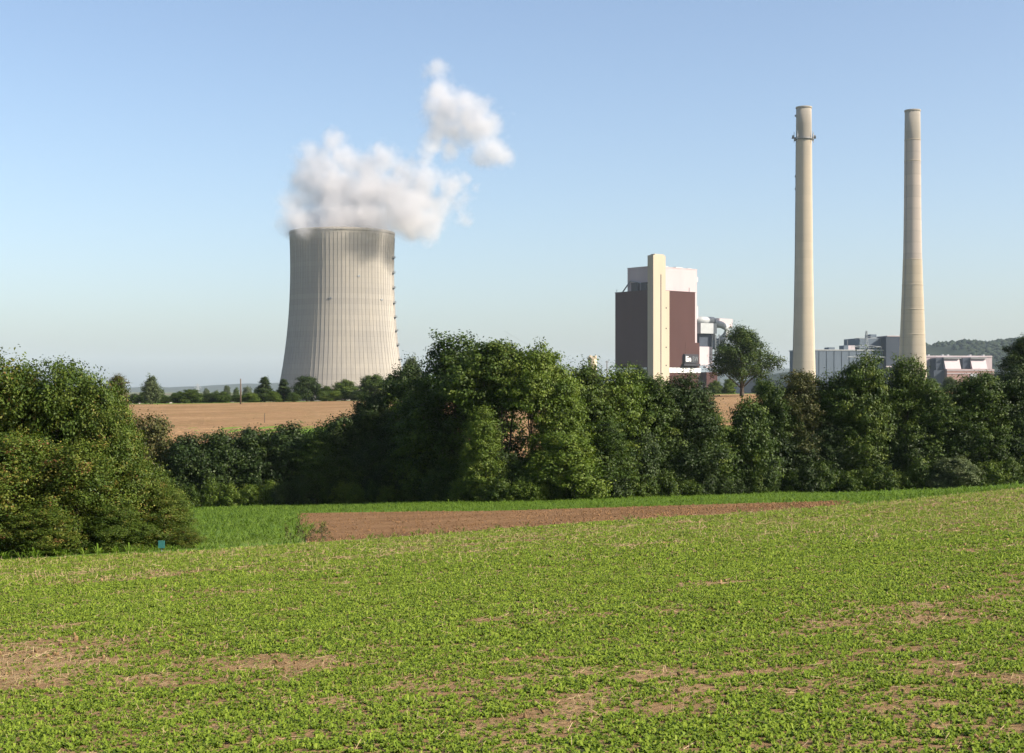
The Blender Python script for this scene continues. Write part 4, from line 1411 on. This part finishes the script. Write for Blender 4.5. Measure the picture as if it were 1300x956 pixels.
# straw and stubble lying between them
st_t = []
for k in range(3):
    ln = .10 + .05 * k
    v = [(-ln, -.006, .01), (ln, -.006, .02 + .01 * k), (ln, .006, .024 + .01 * k), (-ln, .006, .014)]
    v += [(-ln * .3, -.05, .012), (ln * .2, .045, .03), (ln * .2, .055, .034), (-ln * .3, -.04, .016)]
    st_t.append((v, [(0, 1, 2, 3), (4, 5, 6, 7)], [.4 + .2 * k, .6]))
st_t.append(([(-.005, 0, 0), (.005, 0, 0), (.02, .01, .16), (.012, .01, .16)], [(0, 1, 2, 3)], [.8]))
PX = []; SC = []
for (d0, d1, dens, s0) in ((5.5, 14, 230, .26), (14, 26, 140, .34), (26, 66, 120, .55)):
    x, y = wedge(dens, d0, d1)
    k_ = (rng.random(len(x)) < .12 + bare(x, y) + .25 * smooth(8, 25, x) * smooth(20, 40, y)) & (y < field_edge(x) - .2)
    x = x[k_]; y = y[k_]
    PX.append(np.stack([x, y, Z(x, y) + .04], 1)); SC.append(s0 * rng.uniform(.5, 1.4, len(x)))
PX = np.concatenate(PX); SC = np.concatenate(SC)
ROT = np.stack([rng.normal(0, .25, len(PX)), rng.normal(0, .25, len(PX)), rng.uniform(0, 6.28, len(PX))], 1)
scatter('field_straw', PX, np.repeat(SC[:, None], 3, 1), ROT, rng.integers(0, 4, len(PX)), st_t, 'straw', 'pale straw and stubble scattered over the near field', 'straw')

# soil clods
cl_t = []
for k in range(3):
    r_ = np.random.default_rng(60 + k)
    vv = iv * (r_.uniform(.6, 1.25, (len(iv), 1))) * np.array([1, .8, .6]) * .05
    cl_t.append((vv.tolist(), [(a, b, c, c) for a, b, c in it.tolist()], [.5] * len(it)))
for k in range(3):
    v, q, tn = cl_t[k]
    # triangles as folded quads: pair each triangle with its own midpoint edge
    vv = [list(p) for p in v]; qq = []
    for a, b, c, _ in q:
        m_ = [(vv[b][i] + vv[c][i]) / 2 for i in range(3)]
        vv.append(m_); qq.append((a, b, len(vv) - 1, c))
    cl_t[k] = (vv, qq, tn)
PX = []; SC = []
for (d0, d1, dens, s0) in ((5.5, 16, 30, .30), (16, 45, 5, .5)):
    x, y = wedge(dens, d0, d1)
    k_ = (rng.random(len(x)) < bare(x, y) * 1.2 - .35) & (y < field_edge(x) - .2)
    x = x[k_]; y = y[k_]
    PX.append(np.stack([x, y, Z(x, y) + .045], 1)); SC.append(s0 * rng.uniform(.3, 1.5, len(x)) ** 1.5)
PX = np.concatenate(PX); SC = np.concatenate(SC)
ROT = rng.uniform(0, 6.28, (len(PX), 3))
scatter('soil_clods', PX, np.repeat(SC[:, None], 3, 1), ROT, rng.integers(0, 3, len(PX)), cl_t, 'field_soil', 'brown clods of soil lying on the near field', 'soil')

# clods turned up on the ploughed strip
A_, B_ = PLOUGH
ii = rng.integers(0, len(A_) - 1, 9000); ff = rng.random(9000)[:, None]; t2 = rng.random(9000)[:, None]
PP = (A_[ii] * (1 - ff) + A_[ii + 1] * ff) * (1 - t2) + (B_[ii] * (1 - ff) + B_[ii + 1] * ff) * t2
PX = np.stack([PP[:, 0], PP[:, 1], Z(PP[:, 0], PP[:, 1]) + .035], 1)
SC = .9 * rng.random(len(PX)) ** 2.2 + .15
scatter('ploughed_clods', PX, np.repeat(SC[:, None], 3, 1), rng.uniform(0, 6.28, (len(PX), 3)), rng.integers(0, 3, len(PX)), cl_t, 'ploughed', 'brown clods turned up all over the ploughed strip', 'soil')

# meadow grass of the verge
gr_t = []
for k in range(3):
    lv = []
    for j in range(9):
        lv.append((tr_.uniform(0, 6.28), tr_.uniform(.10, .22), tr_.uniform(.012, .022), tr_.uniform(1.0, 2.2), tr_.uniform(-.2, .4), tr_.uniform(.2, .8)))
    gr_t.append(template(lv))
x = rng.uniform(-48, 60, 120000); y = rng.uniform(38, 114, 120000)
A_, B_ = PLOUGH
poly = np.concatenate([A_, B_[::-1]])
def inside(px_, py_, poly_):
    r = np.zeros(len(px_), bool); j = len(poly_) - 1
    for i in range(len(poly_)):
        xi, yi = poly_[i]; xj, yj = poly_[j]
        c_ = ((yi > py_) != (yj > py_)) & (px_ < (xj - xi) * (py_ - yi) / (yj - yi + 1e-12) + xi)
        r ^= c_; j = i
    return r
k_ = (y > field_edge(x) + .2) & ~inside(x + rng.normal(0, .35, len(x)), y + rng.normal(0, .6, len(x)), poly) & (np.abs(x) < y * .46) & (rng.random(len(x)) < .25 + .9 * fbm(x * .3, y * .3 + 8, 3))
x = x[k_]; y = y[k_]
PX = np.stack([x, y, Z(x, y) + .0], 1)
SC = rng.uniform(.25, .6, len(x)) * (0.9 + .5 * smooth(.55, .75, fbm(x * .2 + 7, y * .5, 3)))
ROT = np.stack([rng.normal(0, .1, len(PX)), rng.normal(0, .1, len(PX)), rng.uniform(0, 6.28, len(PX))], 1)
scatter('meadow_grass', PX, np.stack([SC * 2.6, SC * 2.6, SC], 1), ROT, rng.integers(0, 3, len(PX)), gr_t, 'grass', 'bright green meadow grass along the hedge and the ploughed strip', 'grass')

# ------------------------------------------------------------------ steam
def steam():
    k = TD / FPX
    puffs = [  # photograph x, y, radius in px, depth offset in m, strength
        (400, 286, 24, 0, .95), (430, 276, 32, 0, 1), (465, 276, 32, 0, 1), (435, 284, 28, -26, 1), (475, 284, 24, -28, 1), (430, 284, 26, 26, 1), (468, 282, 26, 26, 1),
        (382, 284, 24, -16, 1), (374, 272, 18, -22, .95), (391, 293, 15, -46, .9), (378, 258, 22, -10, 1), (390, 232, 25, 0, .95), (404, 208, 23, 4, .9), (421, 186, 18, 6, .85), (438, 204, 23, 4, .8), (425, 240, 36, 0, 1),
        (465, 245, 38, 0, 1), (500, 252, 34, 4, 1), (460, 213, 24, 8, .8), (490, 203, 21, 10, .75), (512, 222, 24, 8, .85), (535, 235, 25, 4, .95), (520, 270, 28, -10, 1), (545, 287, 21, -24, 1), (520, 284, 20, -44, 1), (540, 270, 18, -60, .9),
        (562, 270, 19, -12, .75), (574, 239, 19, 0, .9), (587, 254, 15, 0, .8), (589, 276, 13, -4, .62), (528, 292, 16, -26, 1), (560, 220, 13, 6, .6), (538, 198, 13, 10, .62), (522, 203, 13, 10, .62), (548, 184, 13, 12, .66), (503, 186, 9, 10, .5), (592, 222, 9, 6, .45), (604, 240, 9, 0, .42),
        (552, 82, 16, 34, .85), (538, 84, 11, 34, .6), (556, 104, 20, 34, .88), (564, 128, 28, 32, .95), (590, 140, 29, 30, 1), (606, 156, 26, 30, 1), (577, 158, 26, 32, .92), (556, 152, 21, 30, .85), (552, 172, 18, 24, .72), (622, 178, 21, 26, .92), (637, 193, 15, 24, .85), (612, 196, 15, 24, .62), (572, 182, 16, 24, .6),
    ]
    lo_ = Vector((((345 - 650) * k), TD - 75, zpx(318))); hi_ = Vector((((672 - 650) * k), TD + 75, zpx(58)))
    me = bpy.data.meshes.new('steam_plume'); me.from_pydata([tuple(lo_), tuple(hi_), (lo_.x, hi_.y, lo_.z)], [], [(0, 1, 2)])
    o = link('steam_plume', me)
    g = bpy.data.node_groups.new('steam_field', 'GeometryNodeTree')
    g.interface.new_socket('Geometry', in_out='INPUT', socket_type='NodeSocketGeometry')
    g.interface.new_socket('Geometry', in_out='OUTPUT', socket_type='NodeSocketGeometry')
    N = g.nodes; Lk = g.links
    N.new('NodeGroupInput'); go = N.new('NodeGroupOutput')
    pos = N.new('GeometryNodeInputPosition').outputs[0]
    def mth(op, a, b=None, c=None):
        m_ = N.new('ShaderNodeMath'); m_.operation = op
        for s_, v_ in zip(m_.inputs, (a, b, c)):
            if v_ is None: continue
            if isinstance(v_, (int, float)): s_.default_value = v_
            else: Lk.new(v_, s_)
        return m_.outputs[0]
    # billows: bend the sample position with noise
    def gn_noise(scale, detail, vec):
        n_ = N.new('ShaderNodeTexNoise'); n_.inputs['Scale'].default_value = scale; n_.inputs['Detail'].default_value = detail
        n_.inputs['Roughness'].default_value = .64
        Lk.new(vec, n_.inputs['Vector']); return n_
    w_ = gn_noise(.028, 3, pos)
    sub = N.new('ShaderNodeVectorMath'); sub.operation = 'SUBTRACT'; Lk.new(w_.outputs['Color'], sub.inputs[0]); sub.inputs[1].default_value = (.5, .5, .5)
    scl_ = N.new('ShaderNodeVectorMath'); scl_.operation = 'SCALE'; Lk.new(sub.outputs[0], scl_.inputs[0]); scl_.inputs['Scale'].default_value = 26
    add_ = N.new('ShaderNodeVectorMath'); add_.operation = 'ADD'; Lk.new(pos, add_.inputs[0]); Lk.new(scl_.outputs[0], add_.inputs[1])
    q = add_.outputs[0]
    f = None
    for (px, py, r, dy, s_) in puffs:
        d_ = N.new('ShaderNodeVectorMath'); d_.operation = 'DISTANCE'; Lk.new(q, d_.inputs[0])
        d_.inputs[1].default_value = ((px - 650) * k, TD + dy, zpx(py))
        e = mth('MULTIPLY_ADD', d_.outputs['Value'], -1.0 / (r * k * 1.3), 1.0)
        e = mth('SUBTRACT', mth('MAXIMUM', e, -1.2), (1 - s_) * .42)
        f = e if f is None else mth('SMOOTH_MAX', f, e, .12)
    fine = gn_noise(.055, 6, pos).outputs[0]
    f2 = mth('MULTIPLY_ADD', mth('SUBTRACT', fine, .5), 2.25, f)
    dens = N.new('ShaderNodeMapRange'); dens.interpolation_type = 'SMOOTHSTEP'
    Lk.new(f2, dens.inputs['Value']); dens.inputs['From Min'].default_value = -.04; dens.inputs['From Max'].default_value = .82
    # keep it out of the concrete: below the rim only outside the shell
    vc = N.new('GeometryNodeVolumeCube')
    Lk.new(dens.outputs['Result'], vc.inputs['Density'])
    vc.inputs['Min'].default_value = lo_; vc.inputs['Max'].default_value = hi_
    res = 1.35
    for ax_, nm in enumerate(('Resolution X', 'Resolution Y', 'Resolution Z')):
        vc.inputs[nm].default_value = int((hi_[ax_] - lo_[ax_]) / res)
    m_, nt, b_ = new_mat('steam')
    nt.nodes.remove(b_)
    pv = nt.nodes.new('ShaderNodeVolumePrincipled')
    pv.inputs['Color'].default_value = (.97, .965, .978, 1)
    pv.inputs['Density'].default_value = .088
    pv.inputs['Anisotropy'].default_value = .48
    nt.links.new(pv.outputs[0], nt.nodes['Material Output'].inputs['Volume'])
    sm = N.new('GeometryNodeSetMaterial'); sm.inputs['Material'].default_value = m_
    Lk.new(vc.outputs[0], sm.inputs[0]); Lk.new(sm.outputs[0], go.inputs[0])
    me.materials.append(m_)
    md = o.modifiers.new('steam', 'NODES'); md.node_group = g
    tag(o, 'white and grey steam plume drifting right from the cooling tower top', 'steam', kind='stuff')


steam()

# ------------------------------------------------------------------ air
HAZE = 3.6e-5
if HAZE:
    hz_o = MB().box(-13500, 13500, -3500, 13500, -14, 310).build('haze', None)
    m_, nt, b_ = new_mat('haze'); nt.nodes.remove(b_)
    pv = nt.nodes.new('ShaderNodeVolumePrincipled')
    pv.inputs['Color'].default_value = (.68, .83, 1.0, 1)
    pv.inputs['Density'].default_value = HAZE
    nt.links.new(pv.outputs[0], nt.nodes['Material Output'].inputs['Volume'])
    hz_o.data.materials.append(m_)
    tag(hz_o, kind='stuff')
